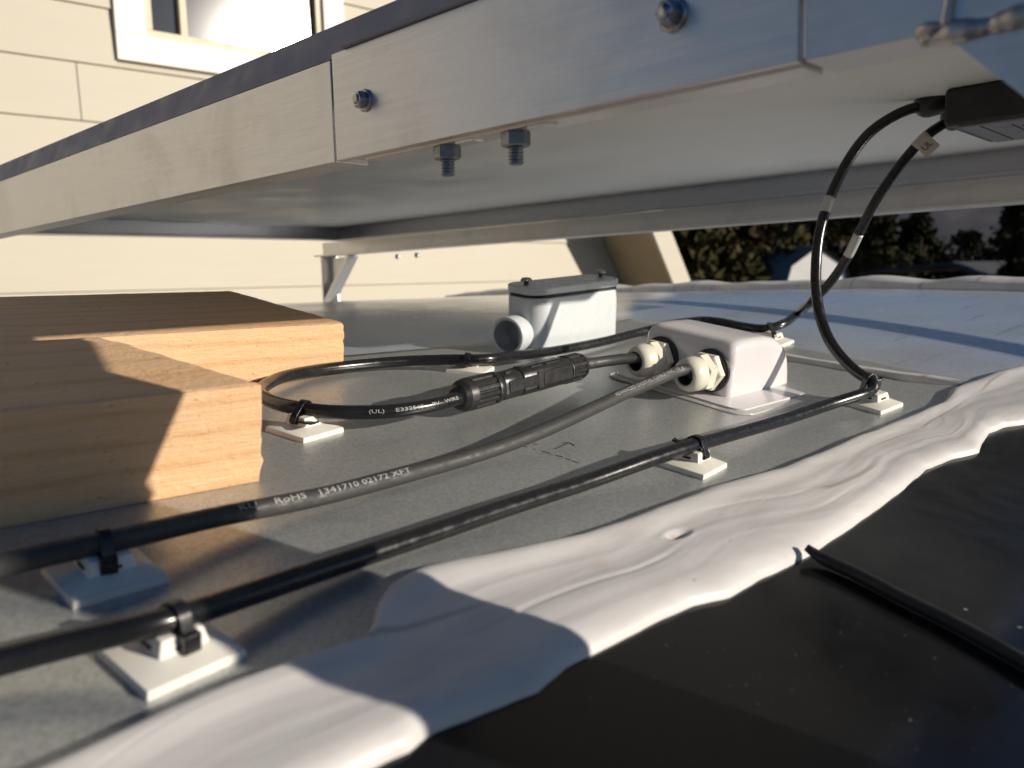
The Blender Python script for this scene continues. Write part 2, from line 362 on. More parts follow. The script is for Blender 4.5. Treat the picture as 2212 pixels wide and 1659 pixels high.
def spline(pts, step=2.0):
    """Catmull-Rom through points, resampled evenly"""
    p = [np.array(q, float) for q in pts]; p = [2 * p[0] - p[1]] + p + [2 * p[-1] - p[-2]]
    out = []
    for i in range(1, len(p) - 2):
        p0, p1, p2, p3 = p[i - 1:i + 3]
        t0 = 0; t1 = np.linalg.norm(p1 - p0) ** .5 + t0; t2 = t1 + np.linalg.norm(p2 - p1) ** .5; t3 = t2 + np.linalg.norm(p3 - p2) ** .5
        for k in range(24):
            t = t1 + (t2 - t1) * k / 24
            a1 = (t1 - t) / (t1 - t0) * p0 + (t - t0) / (t1 - t0) * p1; a2 = (t2 - t) / (t2 - t1) * p1 + (t - t1) / (t2 - t1) * p2; a3 = (t3 - t) / (t3 - t2) * p2 + (t - t2) / (t3 - t2) * p3
            b1 = (t2 - t) / (t2 - t0) * a1 + (t - t0) / (t2 - t0) * a2; b2 = (t3 - t) / (t3 - t1) * a2 + (t - t1) / (t3 - t1) * a3
            out.append((t2 - t) / (t2 - t1) * b1 + (t - t1) / (t2 - t1) * b2)
    out.append(p[-2])
    L = [0]
    for a, b in zip(out, out[1:]): L.append(L[-1] + np.linalg.norm(b - a))
    n = max(2, int(L[-1] / step)); res = []; j = 0
    for i in range(n + 1):
        d = L[-1] * i / n
        while j < len(L) - 2 and L[j + 1] < d: j += 1
        f = (d - L[j]) / max(1e-9, L[j + 1] - L[j]); res.append(out[j] * (1 - f) + out[j + 1] * f)
    return res
def smooth(pts, k=6):
    for _ in range(k): pts = [pts[0]] + [(a + 2 * b + c) / 4 for a, b, c in zip(pts, pts[1:], pts[2:])] + [pts[-1]]
    return pts

# ---------------------------------------------------------------- ground, hills
def struct(o): o['kind'] = 'structure'; return o
GZ = -2750
g = MB(); n = 60; Rr = 1500000
for i in range(n + 1):
    for j in range(n + 1):
        u = (i / n * 2 - 1); v = (j / n * 2 - 1)
        x = u * abs(u) * Rr; y = v * abs(v) * Rr; d = math.hypot(x, y)
        g.v.append((x, y, GZ - sm(15000, 200000, d) * 3000))
for i in range(n):
    for j in range(n):
        g.f.append((i * (n + 1) + j, (i + 1) * (n + 1) + j, (i + 1) * (n + 1) + j + 1, i * (n + 1) + j + 1)); g.sm.append(True)
struct(g.build('ground', ground_mat()))
hl = MB(); n1, n2 = 90, 10
az0 = math.atan2(ray(1400, 600)[1], ray(1400, 600)[0]) + .5; az1 = math.atan2(ray(2212, 600)[1], ray(2212, 600)[0]) - .6
for i in range(n1 + 1):
    a = az0 + (az1 - az0) * i / n1
    for j in range(n2 + 1):
        r = 700000 + 500000 * j / n2
        z = -6000 + sm(0, 1, j / n2) * (150000 + 60000 * noise.noise((a * 5, j * .1, 3)) + 12000 * noise.noise((a * 22, j * .5, 1)))
        hl.v.append((r * math.cos(a), r * math.sin(a), z))
for i in range(n1):
    for j in range(n2):
        k = i * (n2 + 1) + j; hl.f.append((k, k + 1, k + n2 + 2, k + n2 + 1)); hl.sm.append(True)
struct(hl.build('hills', hill_mat()))

# ---------------------------------------------------------------- house
house = empty('house', Matrix.Translation((0, 2.910, GZ * S)), 'cream house with lap siding and a white trimmed window facing the van', 'house')
HW = lambda z: z - GZ          # height above ground
PANE_YAW = R_(1.8)
WX0, WX1 = -2750, 3330
wl = MB(); step = 133.; z0 = 22.4
winx0, winx1, winz0, winz1 = 861, 1690, 757, 2050
k0 = int((GZ - z0) / 178) - 1
def board(mb, x0, x1, zb, zt):
    mb.add([(x0, -9, HW(zb)), (x1, -9, HW(zb)), (x1, 0, HW(zt)), (x0, 0, HW(zt)), (x0, 3, HW(zb)), (x1, 3, HW(zb))], [(0, 1, 2, 3), (4, 5, 1, 0)])
zlines = []
k = -16
while True:
    z = z0 + 178 * k
    if z > 3300: break
    zlines.append(z); k += 1
joints = {3: [742], 6: [-700], -3: [900]}
for i, z in enumerate(zlines):
    kk = i - 16; zt = z + 178; xs = [WX0] + sorted(joints.get(kk, [])) + [WX1]
    for a, b in zip(xs, xs[1:]):
        a2 = a + (1.5 if a != WX0 else 0); b2 = b - (1.5 if b != WX1 else 0)
        if zt > winz0 and z < winz1 + 90:
            if a2 < winx0: board(wl, a2, min(b2, winx0), z, zt)
            if b2 > winx1: board(wl, max(a2, winx1), b2, z, zt)
            if z < winz0: board(wl, max(a2, winx0), min(b2, winx1), z, winz0)
        else: board(wl, a2, b2, z, zt)
wl.build('wall', SIDING, house)
bk = MB(); bk.box((WX0, 4, 0), (winx0, 60, HW(3300))); bk.box((winx1, 4, 0), (WX1, 60, HW(3300))); bk.box((winx0, 4, 0), (winx1, 60, HW(winz0))); bk.box((winx0, 4, HW(winz1)), (winx1, 60, HW(3300)))
bk.box((WX0, 60, 0), (WX0 + 60, 7000, HW(3300))); bk.box((WX1 - 60, 60, 0), (WX1, 7000, HW(3300))); bk.box((WX0 + 60, 6940, 0), (WX1 - 60, 7000, HW(3300)))
bk.build('backing_wall', SIDING, house)
rf = MB(); rf.add([(WX0 - 400, -450, HW(3200)), (WX1 + 400, -450, HW(3200)), (WX1 + 400, 3500, HW(5200)), (WX0 - 400, 3500, HW(5200)), (WX1 + 400, 7450, HW(3200)), (WX0 - 400, 7450, HW(3200))], [(0, 1, 2, 3), (3, 2, 4, 5)])
rf.build('roof', ROOFING, house)
win = MB(); T = 85
win.box((winx0, -22, HW(winz0)), (winx1, -2, HW(winz0 + T))).box((winx0, -22, HW(winz1 - T)), (winx1, -2, HW(winz1))).box((winx0, -22, HW(winz0 + T)), (winx0 + T + 10, -2, HW(winz1 - T))).box((winx1 - T, -22, HW(winz0 + T)), (winx1, -2, HW(winz1 - T)))
wo = win.build('window', TRIM, house, 2)
a0, a1, c0, c1 = winx0 + T + 10, winx1 - T, winz0 + T, winz1 - T
fr_ = MB(); q = 26
fr_.box((a0, -8, HW(c0)), (a1, 50, HW(c0 + q))).box((a0, -8, HW(c1 - q)), (a1, 50, HW(c1))).box((a0, -8, HW(c0 + q)), (a0 + q, 50, HW(c1 - q))).box((a1 - q, -8, HW(c0 + q)), (a1, 50, HW(c1 - q)))
fr_.build('frame', SASH, wo, 2)
mu = MB(); mu.box((1076, 0, HW(c0 + q)), (1100, 46, HW(c1 - q))); mu.build('mullion', SASH, wo, 2)
gp = MB(); gp.box((a0 + q, 22, HW(c0 + q)), (1076, 27, HW(c1 - q)))
k_ = math.tan(PANE_YAW) * (a1 - q - 1100)
gp.add([(1100, 2, HW(c0 + q)), (a1 - q, 2 + k_, HW(c0 + q)), (a1 - q, 2 + k_, HW(c1 - q)), (1100, 2, HW(c1 - q))], [(0, 1, 2, 3)])
pane = gp.build('pane', GLASS, wo)
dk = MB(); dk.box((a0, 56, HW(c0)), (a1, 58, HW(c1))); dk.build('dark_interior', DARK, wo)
# slanting boxed wing at the end of the wall
def slant(mb, x0, x1, y0, y1, zb, zt, k=-.62):
    f = lambda x, z: x + (z - 22.4) * k
    mb.add([(f(x0, zb), y0, HW(zb)), (f(x1, zb), y0, HW(zb)), (f(x1, zb), y1, HW(zb)), (f(x0, zb), y1, HW(zb)), (f(x0, zt), y0, HW(zt)), (f(x1, zt), y0, HW(zt)), (f(x1, zt), y1, HW(zt)), (f(x0, zt), y1, HW(zt))],
           [(0, 3, 2, 1), (4, 5, 6, 7), (0, 1, 5, 4), (1, 2, 6, 5), (2, 3, 7, 6), (3, 0, 4, 7)])
wa = onY(1338, 610, 2910)[0]; wb = onY(1443, 600, 2585)[0]; wc = onY(1480, 600, 2585)[0]
sw_ = MB(); slant(sw_, wb, wc, -325, 40, -2000, 420); sw_.build('slanted_wing', TANWALL, house, 4)
sw_ = MB(); slant(sw_, wb - 5, wc + 5, -345, -327, -2000, 420); sw_.build('fascia_board', SIDING, house, 2)

# ---------------------------------------------------------------- far buildings and trees
def gambrel(name, px, D, wd, ht, label, mw, mr, yaw=0, win=True):
    p = PD(px, 600, D); e = empty(name, Matrix.Translation((p[0] * S, p[1] * S, GZ * S - .5)) @ Matrix.Rotation(_dirang(p) + yaw, 4, 'Z'), label, 'shed')
    prof = [(-.5, 0), (.5, 0), (.5, .52), (.36, .84), (0, 1), (-.36, .84), (-.5, .52)]
    n = len(prof); m = MB(); L = 4500
    m.add([(x * wd, 0, z * ht) for x, z in prof] + [(x * wd, L, z * ht) for x, z in prof], [tuple(range(n)), tuple(range(2 * n - 1, n - 1, -1)), (1, n + 1, n + 2, 2), (0, 6, n + 6, n)]); m.build('wall', mw, e)
    m = MB(); k = 1.04
    rp = [(.5, .52), (.36, .84), (0, 1), (-.36, .84), (-.5, .52)]
    for (x0, z0), (x1, z1) in zip(rp, rp[1:]):
        m.add([(x0 * wd * k, -120, z0 * ht * 1.02), (x1 * wd * k, -120, z1 * ht * 1.02), (x1 * wd * k, L + 120, z1 * ht * 1.02), (x0 * wd * k, L + 120, z0 * ht * 1.02)], [(0, 1, 2, 3)])
    m.build('roof', mr, e)
    m = MB(); m.box((-.16 * wd, -30, 0), (.16 * wd, 0, .50 * ht)); m.build('door', SHEDW, e, 5)
    for s in (-1, 1):
        m = MB(); m.box((s * .36 * wd - 250, -20, .36 * ht), (s * .36 * wd + 250, 0, .50 * ht)); m.build('window', GREYM, e)
    return e
def _dirang(p): return math.atan2(p[1], p[0]) - math.pi / 2
gambrel('garden_shed', 1766, 33000, 3000, 4420, 'small white shed with a rounded gambrel front among the trees', SHEDW, SHEDR, .5)
p = PD(2040, 600, 26000)
e = empty('barn', Matrix.Translation((p[0] * S, p[1] * S, GZ * S - .4)) @ Matrix.Rotation(_dirang(p) - .5, 4, 'Z'), 'low dark wooden barn with a sloping roof right of the white shed', 'barn')
m = MB(); m.box((-1800, 0, 0), (2200, 4200, 2700)); m.build('wall', BARNW, e)
m = MB(); m.add([(-2300, -500, 3350), (500, -500, 3500), (500, 4700, 3500), (-2300, 4700, 3350), (2900, -500, 2300), (2900, 4700, 2300)], [(0, 1, 2, 3), (1, 4, 5, 2)]); ob = m.build('roof', BARNR, e)
sd = ob.modifiers.new('thick', 'SOLIDIFY'); sd.thickness = .12
m = MB(); m.box((-900, -30, 0), (300, 0, 2100)); m.build('door', DARK, e)

def tree(px, D, ht, wd, mt, label, seed, nleaf=1500, conical=False):
    rnd = random.Random(seed); p = PD(px, 600, D)
    e = empty('tree', Matrix.Translation((p[0] * S, p[1] * S, GZ * S - .5)), label, 'tree', 'trees beyond the van')
    tb = MB(); tb.tube([(0, 0, 0), (rnd.uniform(-150, 150), rnd.uniform(-150, 150), ht * .35), (rnd.uniform(-250, 250), rnd.uniform(-200, 200), ht * .75)], lambda t: wd * .05 * (1 - .8 * t), 8)
    for i in range(6):
        a = rnd.uniform(0, 6.28); z = ht * rnd.uniform(.25, .6); l = wd * rnd.uniform(.2, .4)
        tb.tube([(0, 0, z), (math.cos(a) * l * .5, math.sin(a) * l * .5, z + l * .3), (math.cos(a) * l, math.sin(a) * l, z + l * .8)], lambda t: wd * .018 * (1 - .8 * t), 6)
    tb.build('trunk', BARK, e)
    cl = MB(); blobs = []
    for i in range(26):
        zz = rnd.uniform(.12, .96); rr = wd * .5 * ((1 - zz) * .9 + .12 if conical else math.sin(math.pi * min(1, zz * .8 + .15)) * .8)
        a = rnd.uniform(0, 6.28); q = rnd.uniform(.3, 1)
        blobs.append((math.cos(a) * rr * q, math.sin(a) * rr * q, zz * ht, wd * rnd.uniform(.12, .24)))
    for i in range(nleaf):
        bx, by, bz, br = rnd.choice(blobs); d = Vector((rnd.gauss(0, 1), rnd.gauss(0, 1), rnd.gauss(0, 1))).normalized() * br * rnd.uniform(.5, 1.05)
        c = Vector((bx, by, max(100, bz + d.z * .8))) + Vector((d.x, d.y, 0)); s_ = rnd.uniform(130, 300) * (wd / 5000) ** .5
        u = Vector((rnd.gauss(0, 1), rnd.gauss(0, 1), rnd.gauss(0, 1))).normalized(); v_ = u.cross(Vector((rnd.gauss(0, 1), rnd.gauss(0, 1), rnd.gauss(0, 1)))).normalized()
        cl.add([c - u * s_, c + v_ * s_ * .6, c + u * s_, c - v_ * s_ * .6], [(0, 1, 2, 3)])
    cl.build('crown', mt, e); return e
TL = [(1500, 24000, 5200, 4200, L2, 'olive bushy tree just right of the house'), (1560, 30000, 6500, 4600, L3, 'rust tinged tree behind the end of the house'), (1640, 36000, 7000, 5200, L2, 'olive tree left of the white shed'),
      (1700, 44000, 8200, 6000, L1, 'dark tree behind the left of the white shed'), (1790, 47000, 8500, 6500, L2, 'broad olive tree behind the white shed'), (1850, 40000, 6600, 4600, L2, 'olive tree at the right side of the white shed'),
      (1905, 38000, 5600, 4200, L1, 'dark round tree between shed and barn'), (1975, 50000, 6600, 4600, L1, 'dark tree behind the barn roof'), (1985, 42000, 6900, 2200, L1, 'narrow dark conifer rising behind the barn'),
      (2080, 60000, 6000, 7000, L1, 'low dark tree far behind the barn'), (2170, 38000, 5200, 4600, L1, 'dark tree right of the barn'), (2215, 24000, 5600, 2500, L1, 'tall dark conifer at the right edge of the view'), (2150, 21000, 2500, 1700, L2, 'small sunlit bush in front of the barn'),
      (1440, 52000, 9000, 7000, L1, 'large dark tree mostly hidden by the house'), (2300, 45000, 7000, 6000, L1, 'dark spreading tree beyond the right edge'), (1600, 52000, 9000, 7000, L1, 'large dark tree behind the rust tinged one')]
for i, (px, D, ht, wd, mt, lb) in enumerate(TL): tree(px, D, ht, wd, mt, lb, i + 3, 3200, 'conifer' in lb)

# ---------------------------------------------------------------- van
van = empty('van', Matrix.Translation((0, .5, GZ * S)), 'van with a glossy black curved roof under the metal sheets', 'van')
VX0, VX1, VY0, VY1 = -900, 4300, -330, 2330
def hroof(x, y):
    z = h(x, y)
    if x > 1150: z = min(z, h(1150, y) - (x - 1150) * .05)
    return z
rb = MB(); xs = [VX0 + (VX1 - VX0) * i / 104 for i in range(105)]; ys = [VY0 + (VY1 - VY0) * j / 66 for j in range(67)]
def rz(x, y):
    z = hroof(x, y) - 2.6
    d = min(y - VY0, VY1 - y)
    if d < 90: z -= (90 - d) ** 2 / 90 * .7
    return z
for x in xs:
    for y in ys: rb.v.append((x, y - 500, rz(x, y) - GZ))
for i in range(104):
    for j in range(66): rb.f.append((i * 67 + j, (i + 1) * 67 + j, (i + 1) * 67 + j + 1, i * 67 + j + 1)); rb.sm.append(True)
rb.build('roof', BLACKROOF, van, upz=True)
sb = MB()
ring = [(x, VY0) for x in xs] + [(VX1, y) for y in ys[1:]] + [(x, VY1) for x in xs[::-1][1:]] + [(VX0, y) for y in ys[::-1][1:-1]]
sb.rings([[(x, y - 500, rz(x, y) - GZ - 1) for x, y in ring], [(x + (8 if x > 1000 else -8) * (x in (VX0, VX1)), y - 500 + (12 if y > 900 else -12) * (y in (VY0, VY1)), 1500) for x, y in ring], [(x, y - 500, 420) for x, y in ring]], True, True)
sb.build('body', VANBODY, van)
for sy, yy in ((-1, VY0), (1, VY1)):
    for xx in (-100, 3400):
        wv_ = MB(); wv_.lathe([(0, 300), (20, 350), (180, 350), (200, 300)], (xx, yy - 500 - 100 * sy - 100, 350), (0, 1, 0), 32); wv_.build('wheel', RUBBER, van)

# ---------------------------------------------------------------- metal sheets on the roof
def surf_grid(name, x0, x1, y0, y1, off, m, nx, ny, thick=.8, corner=0, edge=None):
    s_ = MB()
    for i in range(nx + 1):
        for j in range(ny + 1):
            x = x0 + (x1 - x0) * i / nx; y = y0 + (y1 - y0) * j / ny
            if edge: x, y = edge(x, y)
            s_.v.append((x, y, h(x, y) + off))
    for i in range(nx):
        for j in range(ny): s_.f.append((i * (ny + 1) + j, (i + 1) * (ny + 1) + j, (i + 1) * (ny + 1) + j + 1, i * (ny + 1) + j + 1)); s_.sm.append(True)
    o = s_.build(name, m, upz=True); sd = o.modifiers.new('thick', 'SOLIDIFY'); sd.thickness = thick * S; sd.offset = -1
    return o
inner = [(66, 1690), (308, 1576), (506, 1488), (700, 1420), (792, 1387), (806, 1352), (811, 1317), (838, 1281), (900, 1243), (973, 1224), (1100, 1200), (1250, 1168), (1339, 1138), (1461, 1091), (1580, 1050), (1679, 1024), (1754, 993), (1846, 953), (1925, 923), (1990, 897), (2031, 879), (2052, 848), (2101, 830), (2141, 813), (2212, 797), (2330, 780)]
ip = [P(*q) for q in inner]
ip = [np.array((-420., 140., 0))] + ip + [np.array((1100., ip[-1][1] - 8, 0))]
def byx(poly, x):
    for a, b in zip(poly, poly[1:]):
        if a[0] <= x <= b[0]: return a[1] + (b[1] - a[1]) * (x - a[0]) / max(1e-6, b[0] - a[0])
    return poly[-1][1] if x > poly[0][0] else poly[0][1]
def mono(poly):
    out = [poly[0]]
    for p in poly[1:]:
        if p[0] > out[-1][0] + 1: out.append(p)
    return out
ip2 = mono(ip)
def near_edge(x, y, y1, m=14):
    e_ = byx(ip2, x) - m; return x, e_ + (y1 - e_) * (y - 200) / (y1 - 200)
sheet = surf_grid('metal_sheet', -760, 1120, 200, 1560, -.9, SHEET, 94, 68, 1.0, edge=lambda x, y: near_edge(x, y, 1560, 10))
tag(sheet, 'large curved sheet of shiny roof metal behind the white cable housing', 'metal sheet')
pc = P(2010, 858); PX1 = pc[0]
pl0 = [P(*q)[:2] for q in ((1395, 712), (1700, 772), (1850, 800), (2000, 846))]
def patch_edge(x, y):
    # right edge follows the bead; rounded outer corner
    t = (y - 205) / (640 - 205)
    return x, y
PRX = 640
patch = surf_grid('patch_plate', -700, PRX, 200, 560, 0, GALV, 134, 34, .8, edge=lambda x, y: near_edge(x, y, 560))
tag(patch, 'flat grey galvanised plate under the cable clips with a pen arrow on it', 'metal plate')

def stroke(mb, pts, wd=.5, off=.12):
    """thin pen stroke following the plate, points given as surveyed pixels"""
    q = [P(*a, off) for a in pts]; q = spline(q, 1.5) if len(q) > 1 else q
    for a, b in zip(q, q[1:]):
        d = b - a; nrm = np.cross(d, [0, 0, 1.]); nrm /= np.linalg.norm(nrm); nrm = nrm * wd / 2
        mb.add([a - nrm, b - nrm, b + nrm, a + nrm], [(0, 1, 2, 3)])
mk = MB(); mx = lambda x, y: (1150.2 + x * .12, 911.3 + y * .12)
for st in ([(400, 485), (655, 370)], [(510, 380), (655, 372), (760, 435)], [(175, 525), (325, 565)], [(425, 600), (545, 628)], [(590, 655), (680, 682)], [(710, 697), (835, 738)], [(0, 485), (70, 492)], [(0, 390), (90, 405)], [(-40, 360), (40, 358)], [(-30, 310), (60, 300)], [(-160, 440), (-90, 455)], [(-120, 380), (-70, 340), (-40, 385)], [(-210, 410), (-170, 425)], [(-260, 380), (-200, 300)]):
    stroke(mk, [mx(*a) for a in st], .9 if len(st) else .5)
mko = mk.build('pen_marks', INK, patch)

# sealants ----------------------------------------------------
def interp(poly, t):
    L = [0]
    for a, b in zip(poly, poly[1:]): L.append(L[-1] + float(np.linalg.norm(np.array(b) - np.array(a))))
    d = t * L[-1]
    for i in range(len(L) - 1):
        if d <= L[i + 1] or i == len(L) - 2:
            f = (d - L[i]) / max(1e-9, L[i + 1] - L[i]); return np.array(poly[i]) * (1 - f) + np.array(poly[i + 1]) * f
outer = [(560, 1800), (700, 1715), (800, 1660), (885, 1619), (921, 1589), (985, 1559), (1065, 1529), (1161, 1493), (1221, 1439), (1311, 1397), (1425, 1337), (1500, 1305), (1575, 1289), (1635, 1253), (1737, 1205), (1821, 1151), (1905, 1091), (2001, 1013), (2060, 990), (2115, 977), (2135, 935), (2170, 922), (2212, 915), (2330, 890)]
op = [P(*q, -2) for q in outer]
op = [np.array((-420., 60., 0))] + op + [np.array((1100., op[-1][1] - 5, 0))]
op2 = mono(op)
sg = MB(); NX, NY = 620, 80
for i in range(NX + 1):
    x = -410 + 1490 * i / NX
    yi = byx(ip2, x) + 1.2 * noise.noise((x * .03, 5, 0)); yo = byx(op2, x) + .9 * noise.noise((x * .035, 9, 2)) + .35 * noise.noise((x * .11, 4, 2))
    for j in range(NY + 1):
        v = j / NY; vv = v * v * (3 - 2 * v) * .35 + v * .65
        y = yo + (yi - yo) * vv
        d = min(v, 1 - v)
        prof = (1 - (1 - min(1, d / .24)) ** 2.4) ** .55 if d < .24 else 1
        vw = v + .30 * noise.noise((x * .007, 1.3, 8)) + .10 * noise.noise((x * .02, v * 1.5, 4)) + .10 * math.exp(-((x - 560) / 60) ** 2) * math.sin(x * .06 + v * 3)
        fold = 1.0 * noise.noise((x * .004 + 3, v * 1.6, 1.7)) + .55 * noise.noise((x * .0045, vw * 4.0, 7.7)) + .22 * noise.noise((x * .006, vw * 11, 2.1)) + .07 * noise.noise((x * .012, vw * 30, 5.5)) + .16 * noise.noise((x * .05, v * 5, 9.9))
        cr = vw - .46; fold -= .45 * math.exp(-(cr / .014) ** 2) * sm(.1, .5, noise.noise((x * .008, 3, 3)) + .25)
        cr = vw - .70; fold -= .30 * math.exp(-(cr / .010) ** 2) * sm(.1, .4, noise.noise((x * .011, 8, 3)) + .1)
        th_ = 5.6 + fold * sm(0, .3, d)
        # small sunken hole
        hx, hy = HOLE if 'HOLE' in globals() else (1e9, 0)
        base = h(x, y) - 2.4 * (1 - sm(-4, 10, y - (yo + (yi - yo) * .75)))
        sg.v.append((x, y, base + prof * max(.4, th_) - (0.6 if d == 0 else 0)))
for i in range(NX):
    for j in range(NY): sg.f.append((i * (NY + 1) + j, (i + 1) * (NY + 1) + j, (i + 1) * (NY + 1) + j + 1, i * (NY + 1) + j + 1)); sg.sm.append(True)
hp = P(1465, 1170); 
for k, (x, y, z) in enumerate(sg.v):
    r2 = ((x - hp[0]) / 5.5) ** 2 + ((y - hp[1]) / 2.6) ** 2
    if r2 < 6: sg.v[k] = (x, y, z - 2.4 * math.exp(-r2) + .35 * math.exp(-(r2 - 2.2) ** 2))
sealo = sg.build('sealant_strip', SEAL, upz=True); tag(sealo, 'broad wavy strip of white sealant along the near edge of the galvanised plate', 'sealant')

def bead(name, pts, wd, ht, m, label, seed=0, step=4):
    q = smooth(spline(pts, step), 3); mb = MB(); rings = []
    for i, p in enumerate(q):
        t = q[min(i + 1, len(q) - 1)] - q[max(i - 1, 0)]; t[2] = 0; t /= np.linalg.norm(t); s_ = np.array([-t[1], t[0], 0])
        W = wd * (1 + .35 * noise.noise((i * .12, seed, 0))) * (.25 + .75 * min(1, i / 4, (len(q) - 1 - i) / 4)); H = ht * (1 + .45 * noise.noise((i * .17, seed + 5, 0)))
        off = s_ * wd * .22 * noise.noise((i * .1, seed + 9, 1))
        r = []
        for a in range(11):
            th = math.pi * a / 10; pp = p + off + s_ * math.cos(th) * W / 2; r.append((pp[0], pp[1], h(pp[0], pp[1]) - .6 + H * math.sin(th) ** .7))
        rings.append(r)
    n = 11
    mb.add([p for r in rings for p in r], [(i * n + j, i * n + j + 1, (i + 1) * n + j + 1, (i + 1) * n + j) for i in range(len(rings) - 1) for j in range(n - 1)], True)
    return tag(mb.build(name, m), label, 'sealant')
bead('sealant_bead', [P(1640, 762), P(1760, 786), P(1850, 800), P(1960, 818), P(2080, 832)], 15, 1.8, SMUDGE, 'thin grey bead of sealant beside the bend of the near cable')
bead('sealant_bead', [P(1640, 757), P(1760, 778), P(1850, 792), P(1960, 808), P(2075, 822)], 7, 1.6, SEAL, 'thin white bead of sealant beyond the grey bead by the bend of the near cable', 4)
bead('sealant_strip', [np.array((1108., 210., 0)), np.array((1108., 420., 0)), np.array((1108., 700., 0)), np.array((1104., 1000., 0)), np.array((1100., 1500., 0))], 80, 13, SEAL, 'distant white sealant strip along the far right end of the metal sheet', 3, 12)

# rubber trim on the black roof
q = [P(1742, 1182, 3), P(1770, 1202, 1.2), P(1850, 1240, .6), P(1950, 1292, .6), P(2060, 1346, .6), P(2212, 1430, .6), P(2420, 1545, .6)]
q += [np.array((q[-1][0] + 60., q[-1][1] - 90., h(q[-1][0] + 60., q[-1][1] - 90.) + .6))]
tr = MB(); tr.tube(spline(q, 2), lambda t: 1.5 + 1.2 * min(1, t / .04), 18)
tag(tr.build('rubber_trim', RUBBER), 'black rubber strip lying on the black roof with its tip on the sealant', 'rubber strip')

# ---------------------------------------------------------------- wood blocks
def wood_block(fr, poly, T, label, seed):
    e = empty('wood_block', mat(fr), label, 'wood block', 'wood blocks on the roof')
    # finely divided box with ragged sawn edges
    m = MB(); (x0, y0), (x1, y1), (x2, y2), (x3, y3) = poly   # near-left, near-right, far-right, far-left
    nx, ny, nz = 90, 40, 14
    def pt(u, v, w_):
        a = np.array((x0, y0)) * (1 - u) + np.array((x1, y1)) * u; b = np.array((x3, y3)) * (1 - u) + np.array((x2, y2)) * u
        p = a * (1 - v) + b * v; x, y, z = p[0], p[1], w_ * T
        e_ = (.55 * noise.noise((x * .22, y * .22 + seed, z * .22)) + .3 * noise.noise((x * .7 + seed, y * .7, z * .7)))
        rough = 1.6 * noise.noise((z * .25 + seed, y * .08, 0)) + .8 * noise.noise((z * .8, y * .25, seed))
        if u > .999: x += rough * 1.1
        if u > .999 and (w_ > .999 or w_ < .001): x -= 1.0
        if v < .001: y += .35 * e_ + .35
        if w_ > .999: z += .25 * e_
        if (w_ > .999) and v < .001: z -= .5 + .5 * abs(e_)
        if (w_ < .001) and v < .001: z += .2
        return (x, y, z)
    def face(f, n1, n2):
        k = len(m.v)
        for i in range(n1 + 1):
            for j in range(n2 + 1): m.v.append(f(i / n1, j / n2))
        for i in range(n1):
            for j in range(n2): m.f.append((k + i * (n2 + 1) + j, k + (i + 1) * (n2 + 1) + j, k + (i + 1) * (n2 + 1) + j + 1, k + i * (n2 + 1) + j + 1)); m.sm.append(False)
    face(lambda a, b: pt(a, 0, b), nx, nz); face(lambda a, b: pt(a, 1, b), nx, nz); face(lambda a, b: pt(a, b, 1), nx, ny); face(lambda a, b: pt(a, b, 0), nx, ny); face(lambda a, b: pt(1, a, b), ny, nz); face(lambda a, b: pt(0, a, b), ny, nz)
    o = m.build('timber', WOOD, e, weld=True); return e
p = P(565, 1040); wood_block(frame(p[0], p[1]), [(-330, 0), (0, 0), (-31, 114), (-330, 120)], 43.3, 'nearer pine block at the left, its front face half in shadow', 1)
p = P(742, 806); fr2 = frame(p[0], p[1]); T2 = (lambda d, o, ey, n: (lambda q: q @ n)(d * ((o @ ey) / (d @ ey)) - o))(ray(738, 697), *[fr2[i] for i in (0, 2, 3)])
wood_block(fr2, [(-480, 0), (0, 0), (0, 187), (-480, 190)], T2, 'farther and wider pine block behind the nearer one', 5)

# ---------------------------------------------------------------- cables
CR = 3.75
def cable(pts, label, m=CABLE, r=CR, sm_k=8):
    q = smooth(spline(pts, 2.0), sm_k); mb = MB(); mb.tube(q, r, 22)
    o = mb.build('cable', m); tag(o, label, 'cable', 'black cables on the roof'); return o, q
S3 = lambda px, py, off=CR: P(px, py, off)
cabB_pts = [PD(1990, 229, 590), PD(1950, 241, 592), PD(1880, 285, 596), PD(1835, 342, 600), PD(1802, 405, 602), PD(1783, 455, 602), PD(1769, 510, 600), PD(1763, 570, 597), PD(1763, 625, 592), PD(1772, 685, 585), PD(1793, 738, 577), PD(1828, 783, 567), PD(1862, 812, 556), PD(1889, 826, 548),
            S3(1888, 840, 12), S3(1860, 852, 11.5), S3(1800, 871, 9), S3(1700, 904, 8), S3(1560, 944, 10), S3(1490, 964, 12), S3(1400, 994, 10), S3(1270, 1040, 6), S3(1100, 1095, 5), S3(917, 1157, 5), S3(700, 1229, 6), S3(500, 1296, 9), S3(400, 1329, 12), S3(330, 1349, 13), S3(200, 1378, 10), S3(0, 1429, 7), S3(-220, 1492, 6)]
def run_on(pts, n=3, st=140):
    d_ = pts[-1] - pts[-3]; d_[2] = 0; d_ /= np.linalg.norm(d_); q_ = pts[-1].copy()
    for i_ in range(n):
        q_ = q_ + d_ * st + np.array((0, 6. * (i_ + 1), 0)); q_[2] = h(q_[0], q_[1]) + 5; pts.append(q_.copy())
run_on(cabB_pts)
cabB, qB = cable(cabB_pts, 'long black cable running nearest the white sealant and looping up to the junction box')
